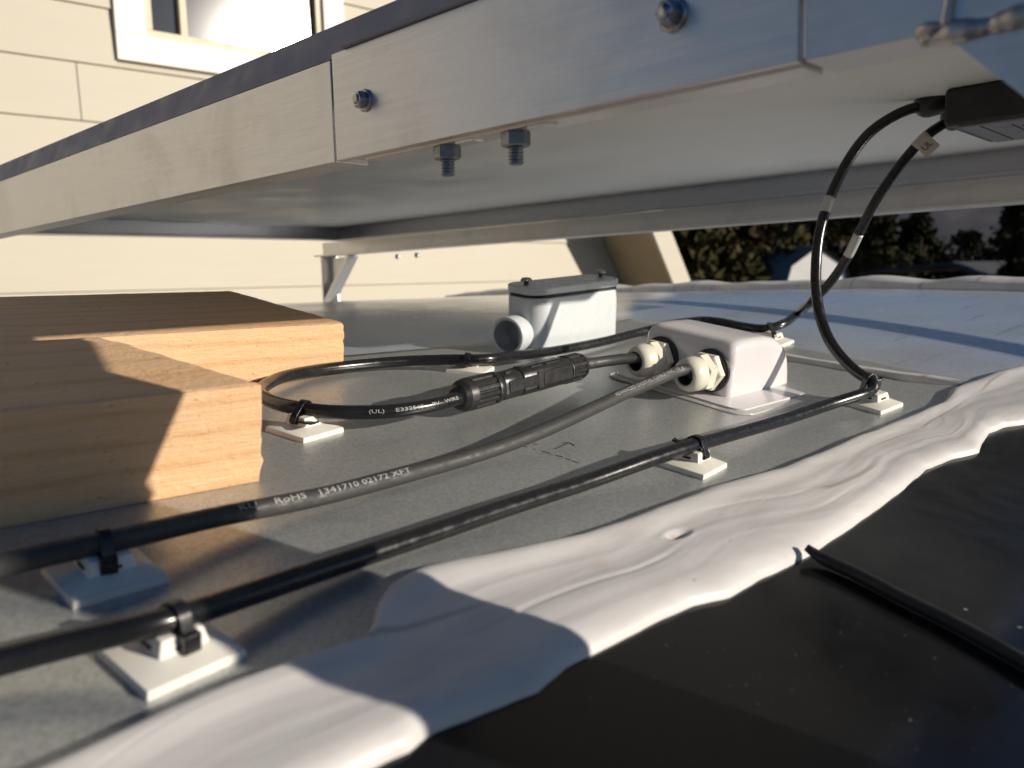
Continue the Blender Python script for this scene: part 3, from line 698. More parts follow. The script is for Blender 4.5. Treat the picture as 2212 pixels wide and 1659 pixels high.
cabA_pts = [PD(2048, 262, 610), PD(2005, 290, 614), PD(1962, 335, 622), PD(1925, 383, 632), PD(1888, 440, 645), PD(1860, 495, 660), PD(1836, 545, 672), PD(1812, 585, 684), PD(1785, 620, 696), PD(1755, 650, 710), S3(1722, 678, 14), S3(1690, 700, 13), S3(1655, 710, 10), S3(1610, 706, 9), S3(1560, 696, 9), S3(1520, 692, 8), S3(1470, 697, 7), S3(1400, 713, 6), S3(1300, 738, 6), S3(1200, 757, 7), S3(1100, 770, 10), S3(1045, 776, 11), S3(960, 777, 9), S3(860, 781, 7), S3(760, 790, 6), S3(680, 800, 6), S3(612, 814, 7), S3(574, 832, 8), S3(562, 850, 9), S3(590, 868, 10), S3(640, 881, 11.5), S3(700, 889, 12), S3(780, 891, 12), S3(850, 888, 13), S3(930, 876, 14), S3(992, 860, 15)]
cabA, qA = cable(cabA_pts, 'black cable looping round in front of the far wood block into the plug connector', sm_k=5)
cabC_pts = [S3(1500, 797, 24), S3(1470, 800, 23), S3(1440, 812, 21), S3(1400, 829, 18), S3(1350, 850, 15), S3(1300, 873, 13), S3(1200, 919, 10), S3(1100, 959, 7), S3(1000, 991, 5), S3(900, 1019, 5), S3(800, 1046, 5), S3(700, 1071, 6), S3(600, 1091, 7), S3(500, 1110, 8), S3(400, 1132, 10), S3(320, 1151, 12), S3(230, 1171, 13), S3(130, 1192, 11), S3(48, 1210, 9), S3(0, 1222, 7), S3(-200, 1275, 6)]
run_on(cabC_pts)
cabC, qC = cable(cabC_pts, 'dull black cable with white lettering leaving the nearer gland', CABLE2)
stub, qS = cable([S3(1240, 791, 18), S3(1290, 783, 19), S3(1340, 776, 21), S3(1400, 772, 23)], 'short black cable between the plug connector and the farther gland', CABLE2)

def arc_at(q, px):
    best = min(range(len(q)), key=lambda i: abs(proj(q[i])[0] - px) + (0 if True else 0)); return best
def text_on(q, r, s0px, s1px, txt, parent, hgt, phi0=.35, name='printed_text', i0=None, i1=None):
    i0 = arc_at(q, s0px) if i0 is None else i0; i1 = arc_at(q, s1px) if i1 is None else i1
    sg_ = 1 if i1 > i0 else -1; path = [q[i] for i in range(i0, i1 + sg_, sg_)]
    L = [0]
    for a, b in zip(path, path[1:]): L.append(L[-1] + np.linalg.norm(b - a))
    cu = bpy.data.curves.new('t', 'FONT'); cu.body = txt; cu.size = 1; cu.resolution_u = 2
    tob = bpy.data.objects.new('t', cu); col.objects.link(tob); dg = bpy.context.evaluated_depsgraph_get(); dg.update()
    me = bpy.data.meshes.new_from_object(tob.evaluated_get(dg)); bpy.data.objects.remove(tob)
    bm = bmesh.new(); bm.from_mesh(me); bmesh.ops.triangulate(bm, faces=bm.faces)
    bmesh.ops.subdivide_edges(bm, edges=[e for e in bm.edges if e.calc_length() > .25], cuts=2)
    xs_ = [v.co.x for v in bm.verts]; x0, x1 = min(xs_), max(xs_)
    for v in bm.verts:
        s_ = (v.co.x - x0) / (x1 - x0) * L[-1]; k = 0
        while k < len(L) - 2 and L[k + 1] < s_: k += 1
        f = (s_ - L[k]) / max(1e-9, L[k + 1] - L[k]); c = path[k] * (1 - f) + path[k + 1] * f
        T_ = path[min(k + 2, len(path) - 1)] - path[max(k - 1, 0)]; T_ /= np.linalg.norm(T_)
        N = -c / np.linalg.norm(c); N = N - T_ * (N @ T_); N /= np.linalg.norm(N); U = np.cross(N, T_)
        ph = phi0 + (v.co.y - .35) * hgt / r
        pp = c + (N * math.cos(ph) + U * math.sin(ph)) * (r + .06); v.co = Vector(pp) * S
    bm.to_mesh(me); bm.free(); me.materials.append(PRINT)
    o = bpy.data.objects.new(name, me); col.objects.link(o); o.parent = parent; return o
iL = min(range(len(qC)), key=lambda i: abs(proj(qC[i])[0] - 1322)); iR = min(range(len(qC)), key=lambda i: abs(proj(qC[i])[0] - 1472))
text_on(qC, CR, 0, 0, 'ADVANCED DIGITAL CABLE INC. 10 A', cabC, 3.4, .45, i0=iL, i1=iR)
iL = min(range(len(qC)), key=lambda i: abs(proj(qC[i])[0] - 512)); iR = min(range(len(qC)), key=lambda i: abs(proj(qC[i])[0] - 882))
text_on(qC, CR, 0, 0, 'KU    RoHS   1341710 02172 XFT', cabC, 3.6, .5, i0=iL, i1=iR)
cand = [i for i in range(len(qA)) if proj(qA[i])[1] > 850]
iL = min(cand, key=lambda i: abs(proj(qA[i])[0] - 797)); iR = min(cand, key=lambda i: abs(proj(qA[i])[0] - 980))
text_on(qA, CR, 0, 0, '(UL)    E332548    PV   WIRE', cabA, 2.7, .12, i0=iL, i1=iR)
# bands and tag on the hanging cables
def band(q, parent, y0, y1, m, name='label_band', rr=CR + .12):
    hang = [i for i in range(len(q) // 2) if proj(q[i])[1] < 700]
    a = min(hang, key=lambda i: abs(proj(q[i])[1] - y0)); b = min(hang, key=lambda i: abs(proj(q[i])[1] - y1))
    mb = MB(); mb.tube([q[i] for i in range(a, b + 1)], rr, 20); return mb.build(name, m, parent)
band(qB, cabB, 427, 462, SILVER); band(qA, cabA, 505, 552, SILVER)
hang = [i for i in range(len(qA) // 2) if proj(qA[i])[1] < 500]
ia = min(hang, key=lambda i: abs(proj(qA[i])[1] - 292)); ib = min(hang, key=lambda i: abs(proj(qA[i])[1] - 318)); 
tg = MB(); tg.tube([qA[i] for i in range(ia, ib + 1)], CR + .25, 20)
c = qA[(ia + ib) // 2]; T_ = qA[ib] - qA[ia]; T_ /= np.linalg.norm(T_); N = -c / np.linalg.norm(c); N -= T_ * (N @ T_); N /= np.linalg.norm(N); Uu = np.cross(N, T_)
hl_ = np.linalg.norm(qA[ib] - qA[ia]) / 2
flag = lambda u, v, d: c + T_ * u * hl_ + Uu * v + N * d
sgn = 1 if (proj(c + Uu * 10)[0] > proj(c)[0]) else -1
tg.add([flag(-1, sgn * 1, 3.6), flag(1, sgn * 1, 3.6), flag(1, sgn * 12, 1.5), flag(-1, sgn * 12, 1.5), flag(-1, sgn * 1, 3.0), flag(1, sgn * 1, 3.0), flag(1, sgn * 12, .9), flag(-1, sgn * 12, .9)], [(0, 1, 2, 3), (7, 6, 5, 4), (0, 4, 5, 1), (1, 5, 6, 2), (2, 6, 7, 3), (3, 7, 4, 0)])
tgo = tg.build('cable_tag', TAGM, cabA)
def flat_text(txt, o, xd, yd, size, m, parent, name='tag_text', width=None):
    cu = bpy.data.curves.new('t', 'FONT'); cu.body = txt; cu.size = 1; tob = bpy.data.objects.new('t', cu); col.objects.link(tob)
    dg = bpy.context.evaluated_depsgraph_get(); dg.update(); me = bpy.data.meshes.new_from_object(tob.evaluated_get(dg)); bpy.data.objects.remove(tob)
    xs_ = [v.co.x for v in me.vertices]; ys_ = [v.co.y for v in me.vertices]; mx_ = (min(xs_) + max(xs_)) / 2; my_ = (min(ys_) + max(ys_)) / 2
    k = size if width is None else width / (max(xs_) - min(xs_))
    for v in me.vertices:
        pp = np.array(o) + np.array(xd) * (v.co.x - mx_) * k + np.array(yd) * (v.co.y - my_) * (size); v.co = Vector(pp) * S
    me.materials.append(m); ob = bpy.data.objects.new(name, me); col.objects.link(ob); ob.parent = parent; return ob
cc = flag(0, sgn * 5.5, 2.95); Xd = -T_; 
if proj(cc + Xd * 5)[0] < proj(cc)[0]: Xd = -Xd
sl_ = (flag(0, sgn * 12, 1.5) - flag(0, sgn * 1, 3.6)); sl_ /= np.linalg.norm(sl_); Yd = -sl_ * 1.0
flat_text('UL', cc + N * .1, Xd, Yd, 6.5, INK, tgo, width=7)

# ---------------------------------------------------------------- cable mounts and zip ties
def mount(cpx, corners, label, q, tlabel, head=1, tail=0, size=28.):
    """corners: front, right, left as surveyed; only centre and angle are used"""
    f_, r_, l_ = [P(*k, 2) for k in corners]
    ang = math.atan2(r_[1] - f_[1], r_[0] - f_[0]); ang2 = math.atan2(l_[1] - f_[1], l_[0] - f_[0]) - math.pi / 2
    a = (ang + ang2) / 2 if abs(ang - ang2) < 1.2 else ang
    u = np.array((math.cos(a), math.sin(a))); v = np.array((-math.sin(a), math.cos(a)))
    c = f_[:2] + (u + v) * size / 2
    # slide the clip under its cable
    j = min(range(len(q)), key=lambda i: (q[i][0] - c[0]) ** 2 + (q[i][1] - c[1]) ** 2)
    c2 = c * .72 + q[j][:2] * .28
    fr = frame(c2[0], c2[1]); o, ex, ey, n = fr
    exr = ex * math.cos(a) + ey * math.sin(a); eyr = np.cross(n, exr)
    e = empty('cable_mount', mat((o, exr, eyr, n)), label, 'cable clip', 'adhesive cable clips')
    hsz = size / 2; b = MB(); b.frustum((0, 0), hsz, hsz * .985, hsz, hsz * .985, -.1, 2.5)
    k = len(b.v); 
    b.frustum((0, 0), hsz * .985, 7.6, hsz * .985, 7.6, 2.5, 5.2)
    b.build('base', NYLON, e, .35)
    s_ = MB(); s_.frustum((0, 0), 8.0, 6.2, 8.0, 6.2, 3.2, 9.6); s_.build('saddle', NYLON, e, .6)
    s_ = MB(); s_.box((-7.35, -2.7, 5.9), (7.35, 2.7, 7.0)); s_.box((-2.7, -7.35, 5.9), (2.7, 7.35, 7.0)); s_.build('slot_shade', DARK, e)  # solid dark bars; the shade inside the openings is put into the colour
    # tie
    cq = q[min(range(len(q)), key=lambda i: (q[i][0] - c2[0]) ** 2 + (q[i][1] - c2[1]) ** 2)]
    i = min(range(len(q)), key=lambda i: np.linalg.norm(q[i] - cq)); T_ = q[min(i + 2, len(q) - 1)] - q[max(i - 2, 0)]; T_ /= np.linalg.norm(T_)
    T_ = T_ - n * (T_ @ n); T_ /= np.linalg.norm(T_); sd_ = np.cross(n, T_)
    if sd_ @ (-cq) < 0: sd_ = -sd_; T_ = -T_      # sd_ points to the viewer's side
    zc = (cq - o) @ n; yc = (cq - o) @ sd_; xc = (cq - o) @ T_
    frt = (o + T_ * xc, sd_, np.cross(n, sd_), n)
    t = empty('zip_tie', mat(frt), tlabel, 'zip tie', 'black zip ties')
    R0 = CR + .7; pts2 = [(yc + R0 * math.cos(2 * math.pi * k / 36), zc + R0 * math.sin(2 * math.pi * k / 36)) for k in range(36)]
    pts2 += [(s_ * a_, b_) for s_ in (-1, 1) for a_, b_ in ((6.9, 10.2), (8.3, 8.0), (8.4, 7.0), (7.6, 6.1))]
    pts2 = sorted(set(pts2)); cr2 = lambda o_, a_, b_: (a_[0] - o_[0]) * (b_[1] - o_[1]) - (a_[1] - o_[1]) * (b_[0] - o_[0])
    lo_, hi_ = [], []
    for q_ in pts2:
        while len(lo_) > 1 and cr2(lo_[-2], lo_[-1], q_) <= 0: lo_.pop()
        lo_.append(q_)
    for q_ in reversed(pts2):
        while len(hi_) > 1 and cr2(hi_[-2], hi_[-1], q_) <= 0: hi_.pop()
        hi_.append(q_)
    path = lo_[:-1] + hi_[:-1]
    m = MB(); rings = []; N_ = len(path)
    for k in range(N_):
        a_ = np.array(path[k]); d = np.array(path[(k + 1) % N_]) - np.array(path[k - 1]); d /= np.linalg.norm(d); nn = np.array((d[1], -d[0]))
        o1 = a_ + nn * .55; o2 = a_ - nn * .55
        rings.append([(o1[0], -1.9, o1[1]), (o1[0], 1.9, o1[1]), (o2[0], 1.9, o2[1]), (o2[0], -1.9, o2[1])])
    m.rings(rings, closed=True, smooth=False); m.build('strap', TIE, t, .2)
    hd = MB(); hx = -(R0 + 1.6) if head > 0 else R0 + 1.6
    hz = zc + (-2.6 if head > 0 else -4.5)
    hd.box((yc + hx - 2.6, -2.6, hz - 2.8), (yc + hx + 2.2, 2.6, hz + 2.8)); hd.build('head', TIE, t, .5)
    tl = MB()
    if head > 0: tl.beam((yc + hx - 2, 0, hz + .5), (yc + hx - 6.5, -1, hz + 2.2), (0, 1, 0), 3.4, 1.1)
    else: tl.beam((yc + hx + 1, 0, hz), (yc + hx + 4, 13, hz + 1.5), (0, 0, 1), 1.2, 3.4) if tail else tl.box((yc + hx - 1, -1.8, hz - 5), (yc + hx + .1, 1.8, hz - 2.8))
    tl.build('tail', TIE, t, .2)
    return e
mount(None, [(1515, 1028), (1578, 1000), (1420, 1000)], 'ivory cable clip between the arrow mark and the white sealant', qB, 'black zip tie round the near cable right of the arrow mark')
mount(None, [(1905, 890), (1942, 872), (1838, 868)], 'ivory cable clip where the near cable bends upward', qB, 'black zip tie where the near cable bends upward')
mount(None, [(310, 1497), (525, 1395), (215, 1400)], 'large blurred cable clip nearest the lens under the near cable', qB, 'blurred black zip tie nearest the lens', -1, size=29)
mount(None, [(155, 1303), (362, 1245), (80, 1220)], 'blue shaded cable clip in front of the nearer wood block', qC, 'black zip tie in front of the nearer wood block', -1, size=29)
cand = [q_ for q_ in qA if proj(q_)[1] > 845]
mount(None, [(655, 950), (757, 925), (582, 930)], 'white cable clip beside the corner of the nearer wood block', cand, 'black zip tie with a long pointed tail beside the nearer wood block', -1, 1)
cand = [q_ for q_ in qA[len(qA) // 3:] if proj(q_)[1] < 800]
mount(None, [(1045, 806), (1085, 790), (980, 800)], 'half hidden cable clip behind the plug connector', cand, 'black zip tie behind the plug connector')
cand = [q_ for q_ in qA[:len(qA) // 2]]
mount(None, [(1683, 752), (1714, 732), (1630, 740)], 'ivory cable clip behind the white cable housing', cand, 'black zip tie behind the white cable housing')

# ---------------------------------------------------------------- cable entry housing
p = P(1590, 890); frh = frame(p[0], p[1]); eh = empty('cable_entry_housing', mat(frh), 'glossy white cable housing with two ivory glands on a flat base', 'cable housing')
b = MB()
def rrect(x0, y0, x1, y1, r, n=6):
    out = []
    for cx, cy, a0 in ((x1 - r, y0 + r, -90), (x1 - r, y1 - r, 0), (x0 + r, y1 - r, 90), (x0 + r, y0 + r, 180)):
        for k in range(n + 1): a = R_(a0 + 90 * k / n); out.append((cx + r * math.cos(a), cy + r * math.sin(a)))
    return out
b.prism(rrect(-3, -5, 117, 106, 10), -.3, 2.8); b.build('base', WHITE, eh, .8, 3)
cv = MB(); rings = []
prof = [(14, 2.6), (13.4, 10), (13.2, 20), (13.6, 31), (15, 36), (18.5, 39.3), (24, 40.5), (40, 40.8), (55, 40.4), (66, 38.6), (75, 35), (82, 29), (87, 21), (90, 12), (92, 2.6)]
ny = 26
ylist = [17, 17.15, 17.6, 18.4, 19.5, 21, 23] + [23 + 63 * i_ / 12 for i_ in range(1, 12)] + [86, 88, 89.5, 90.6, 91.4, 91.85, 92]; ny = len(ylist) - 1
for y in ylist:
    ins = 0
    d = min(y - 17, 92 - y)
    if d < 6: ins = 6 - math.sqrt(max(0, 36 - (6 - d) ** 2))
    rings.append([(x + ins * (1 if x < 53 else -1) * (1 if z < 34 else .5), y, (z - ins if z > 30 else z)) for x, z in prof])
npf = len(prof)
cv.add([q_ for r in rings for q_ in r], [(i * npf + j, i * npf + j + 1, (i + 1) * npf + j + 1, (i + 1) * npf + j) for i in range(ny) for j in range(npf - 1)] + [tuple(range(npf)), tuple(ny * npf + j for j in range(npf - 1, -1, -1))], True)
co = cv.build('cover', WHITE, eh, angle=60)
for pl_ in co.data.polygons: pl_.use_smooth = len(pl_.vertices) < 6
sm_ = MB(); sm_.box((60, 16.6, 17), (60.8, 17.2, 23)); 
def gland(y, z, lab):
    g_ = MB(); ax = (-1, 0, 0)
    g_.lathe([(0, 14.8), (2.2, 14.8), (3, 13.6)], (13.6, y, z), ax, 40, False); gr = g_.build('cable_gland', BLKPL, eh)
    hx_ = MB(); hx_.lathe([(0, 12.6), (1, 13.6), (5.4, 13.6), (6.4, 12.6)], (10.8, y, z), ax, 6, False); hx_.build('lock_nut', GLANDW, gr, .3)
    h2 = MB(); h2.lathe([(0, 12.2), (1.0, 13.2), (8.5, 13.2), (9.8, 11.6)], (4.2, y, z), ax, 6, False, ref=(0, .35, 1)); h2.build('hex_nut', GLANDW, gr, .35)
    d = MB(); d.lathe([(0, 11.6), (3.5, 11.6), (7, 11.3), (9.6, 10.4), (11.4, 9.0), (12.2, 7.6), (12.0, 6.9), (11, 6.6), (2, 6.5)], (-4.6, y, z), ax, 48, True, cap=False); d.build('dome_nut', GLANDW, gr)
    s_ = MB(); s_.lathe([(10.6, 6.5), (8.5, 5.6), (7, 3.9), (4, 3.8)], (-4.6, y, z), ax, 24, True, cap=False)
    for k in range(10):
        a_ = k / 10 * 6.283; s_.beam((-15.8, y + 6.0 * math.cos(a_), z + 6.0 * math.sin(a_)), (-12.5, y + 4.1 * math.cos(a_), z + 4.1 * math.sin(a_)), (0, -math.sin(a_), math.cos(a_)), 1.7, .8)
    s_.build('seal_fingers', BLKPL, gr)
rg = MB(); path = rrect(-5, -7, 119, 108, 11, 5); rings = []
for i_, (x, y) in enumerate(path):
    a_ = np.array(path[i_ - 1]); b_ = np.array(path[(i_ + 1) % len(path)]); d_ = (b_ - a_) / np.linalg.norm(b_ - a_); nn_ = np.array((d_[1], -d_[0])); wv_ = 3.2 + 2.2 * noise.noise((x * .05, y * .05, 3)) + 1.2 * noise.noise((x * .2, y * .2, 1))
    rings.append([(x + nn_[0] * q_ * wv_, y + nn_[1] * q_ * wv_, z_) for q_, z_ in ((-1, .1), (-.6, 1.7), (0, 1.3), (.6, .7), (1, .1))])
rg.rings(rings, closed=True); rg.build('sealant_fillet', CLEARSEAL, eh)
gland(31.5, 19.0, 'near'); gland(74, 19.0, 'far')

# ---------------------------------------------------------------- conduit box
p = P(1245, 752); frb = frame(p[0], p[1]); 
# long side level with the van, body leaning with the roof
eb = empty('conduit_box', mat(frb), 'grey PVC conduit box with a screwed lid and round open hub', 'conduit box')
def stad(x0, x1, y0, y1, r, n=8): return rrect(x0, y0, x1, y1, r, n)
b = MB(); b.prism(stad(-50, 56, -2, 40, 15), -1, 46.2); b.build('body', GREYPVC, eb, 1.2, 3)
b = MB(); b.prism(stad(-49, 55, -1.2, 39.2, 14.4), 46.2, 48.6); b.build('gasket', RUBBER, eb, .3)
b = MB(); b.prism(stad(-50.8, 56.6, -2.6, 40.6, 15.5), 48.6, 55.2); lid = b.build('lid', GREYPVC, eb, 1.6, 3)
for sx in (-41, 48):
    s_ = MB(); s_.lathe([(0, 2.0), (3.2, 2.0), (3.4, 4.6), (4.4, 4.8), (6.0, 3.6), (6.4, 1.5), (6.4, .2)], (sx, 19, 55), (0, 0, 1), 20); s_.build('screw', ZINC, lid)
hb = MB(); hz = 16.5; hy = 19
hb.lathe([(0, 15.5), (18, 15.5), (19, 15.0), (19, 13.0), (18, 12.8), (4, 12.6)], (-50 + 2, hy, hz), (-1, -.28, 0), 40, True, cap=False); hub = hb.build('hub', GREYPVC, eb)
hb.v and None
hi = MB(); hi.lathe([(18.2, 12.75), (6, 12.5), (5.8, 9.5), (2, 9.4), (2, .1)], (-50 + 2, hy, hz), (-1, -.28, 0), 40, True, cap=False); hi.build('bore', PVCIN, hub)

# ---------------------------------------------------------------- plug connector
A_ = P(985, 858, 14); B_ = P(1257, 789, 17); ax = B_ - A_; Lc = np.linalg.norm(ax); ax /= Lc
nz_ = np.array([0, 0, 1.]); sdv = np.cross(ax, nz_); sdv /= np.linalg.norm(sdv); nz_ = np.cross(sdv, ax)
ec = empty('cable_connector', mat((A_, ax, np.cross(nz_, ax), nz_)), 'black locking plug connector with ribbed end nuts joining two cables', 'cable connector')
k = Lc / 112.
def ribbed(x0, x1, r, nr, flip, name):
    m = MB(); n = nr * 6; rings = []
    d = 1 if x1 > x0 else -1
    def ring(x, rr, rib): return [(x, (rr - (rib if (j % 6) in (4, 5) else 0)) * math.cos(6.2832 * j / n), (rr - (rib if (j % 6) in (4, 5) else 0)) * math.sin(6.2832 * j / n)) for j in range(n)]
    L_ = abs(x1 - x0)
    prof_ = [(0, 4.3, 0), (0, r * .55, 0), (L_ * .05, r * .74, 0), (L_ * .16, r * .92, 0), (L_ * .30, r * .985, 0), (L_ * .34, r, 0), (L_ * .36, r, .8), (L_ * .97, r * 1.0, .8), (L_ * .985, r, 0), (L_, r * .96, 0)]
    m.rings([ring(x0 + d * a, rr, rb_) for a, rr, rb_ in prof_], True, False); return m.build(name, BLKPL, ec, 0)
ribbed(0, 25 * k, 9.7, 14, 0, 'end_nut'); ribbed(112 * k, 93 * k, 9.4, 14, 0, 'end_nut')
def ssec(x0, x1, ry, rz, name, n=40, pw=3.2, r_end=.94, m=BLKPL, off=0):
    mb = MB(); rings = []
    for x, s_ in ((x0, r_end), (x0 + .8, 1), (x1 - .8, 1), (x1, r_end)):
        rr = []
        for j in range(n):
            a_ = 6.2832 * j / n; c_, s2 = math.cos(a_), math.sin(a_); q_ = (abs(c_) ** pw + abs(s2) ** pw) ** (-1 / pw); rr.append((x, c_ * q_ * ry * s_, s2 * q_ * rz * s_ + off))
        rings.append(rr)
    mb.rings(rings, True, True); return mb.build(name, m, ec)
ssec(25.2 * k, 30 * k, 9.6, 9.6, 'collar', pw=2); ssec(30.2 * k, 46 * k, 8.6, 8.3, 'socket_body', pw=3.0)
ssec(46.3 * k, 92 * k, 8.8, 8.5, 'plug_body', pw=3.0); ssec(91.5 * k, 93.4 * k, 9.5, 9.5, 'lock_ring', pw=2)
# latch arms and the slots beside them
m = MB()
for sy in (-1, 1):
    m.box((33 * k, sy * 8.3 - 1.1, -3.4), (58 * k, sy * 8.3 + 1.1, 3.4)); m.box((63 * k, sy * 8.6 - .9, -4.5), (90 * k, sy * 8.6 + .9, 4.5))
m.build('latch_arms', BLKPL, ec, .5)
m = MB(); m.box((50 * k, -3.6, 8.0), (88 * k, 3.6, 9.1)); m.build('top_plate', TIE, ec, .4)
m = MB()
for x0, x1, y0, y1, z0, z1 in ((56, 66, -5.6, -4.4, 6.9, 8.5), (70, 82, -5.6, -4.4, 6.9, 8.5), (56, 66, 4.4, 5.6, 6.9, 8.5), (58, 62.6, -9.3, -8.4, -5.2, 5.0), (34, 38, -5.5, -3.5, 7.4, 8.6)): m.box((x0 * k, y0, z0), (x1 * k, y1, z1))
m.build('slots', DARK, ec)

# ---------------------------------------------------------------- solar panel and its frame
J = PD(725, 350, 440); pa = ray(-740, 664); pa = pa / np.linalg.norm(pa); pb = np.cross(pa, [0, 0, 1]); pb /= np.linalg.norm(pb); pn = np.cross(pb, pa)
# local axes: x = pa (along the front rail, away to the left), y = -pb ; keep right-handed
PM = mat((J, pa, -pb, pn))
BW = 724; AE = -279; AL = 1053
B = lambda b_: -b_
panel = empty('solar_panel', PM, 'solar panel seen from below, pale backsheet in an aluminium frame', 'solar panel')
m = MB()
m.box((AE, B(5), 29), (AL, B(8), 52)); m.box((AE, B(8), 29), (AL, B(32), 31.5))
m2 = MB(); m2.add([(AE, B(1), 52.6), (AL, B(1), 52.6), (AL, B(9), 73), (AE, B(9), 73), (AE, B(5), 52.6), (AL, B(5), 52.6), (AL, B(13), 73), (AE, B(13), 73)], [(0, 1, 2, 3), (7, 6, 5, 4), (3, 2, 6, 7), (0, 4, 5, 1), (0, 3, 7, 4), (1, 5, 6, 2)])
m2.build('top_edge', STRIP, panel, .6)
m.box((AE, B(BW - 8), 29), (AL, B(BW - 5), 72)); m.box((AE, B(BW - 32), 29), (AL, B(BW - 8), 31.5))
for s0, s1 in ((AE, AE + 3), (AL - 3, AL)): m.box((s0, B(8), 29), (s1, B(BW - 8), 72))
m.box((AL - 28, B(33), 29.2), (AL - 3, B(BW - 33), 31.4))
m.build('frame', ALU2, panel, .5)
m = MB(); m.box((AE + 3.2, B(8.2), 56), (AL - 3.2, B(BW - 8.2), 58)); m.build('backsheet', BACK, panel)
m = MB(); m.box((AE + 3.2, B(16), 66), (AL - 3.2, B(BW - 8.2), 71)); m.build('front_glass', DARKGLASS, panel)
# junction box under the backsheet
def ploc(x, y, n_):
    d = ray(x, y); t = (n_ + J @ pn) / (d @ pn); q_ = d * t - J; return q_ @ pa, -(q_ @ pb), q_ @ pn
jt = ploc(2040, 192, 56); 
jb_ = MB(); ja, jy = jt[0], jt[1]
jb_.box((ja - 130, jy - 105, 31), (ja, jy, 56)); jbo = jb_.build('junction_box', BLKPL, panel, 3, 3)
lb_ = MB(); lb_.box((ja - 124, jy - 98, 29.6), (ja - 8, jy - 4, 30.9)); lbo = lb_.build('label', LABELM, jbo, 0)
lt = MB()
for x0, x1, y0, y1 in ((14, 15.2, 8, 90), (30, 31.2, 20, 70), (31.2, 60, 69, 70), (34, 50, 30, 33), (34, 54, 38, 41), (34, 46, 46, 49), (60, 61.2, 10, 90)): lt.box((ja - x1 - 6, jy - y1, 29.4), (ja - x0 - 6, jy - y0, 29.7))
lt.build('label_lines', INK, lbo)
for pts_ in (qB, qA):
    q0 = pts_[0] - J; c0 = np.array((q0 @ pa, -(q0 @ pb), q0 @ pn)); q1 = pts_[6] - J; c1 = np.array((q1 @ pa, -(q1 @ pb), q1 @ pn)); d_ = c0 - c1; d_ /= np.linalg.norm(d_)
    gm = MB(); gm.lathe([(-3, 4.2), (-2.5, 6.2), (0, 8.2), (4, 9.4), (9, 9.6), (20, 9.6), (24, 7)], c0, d_, 24); gm.build('cable_gland', BLKPL, jbo)

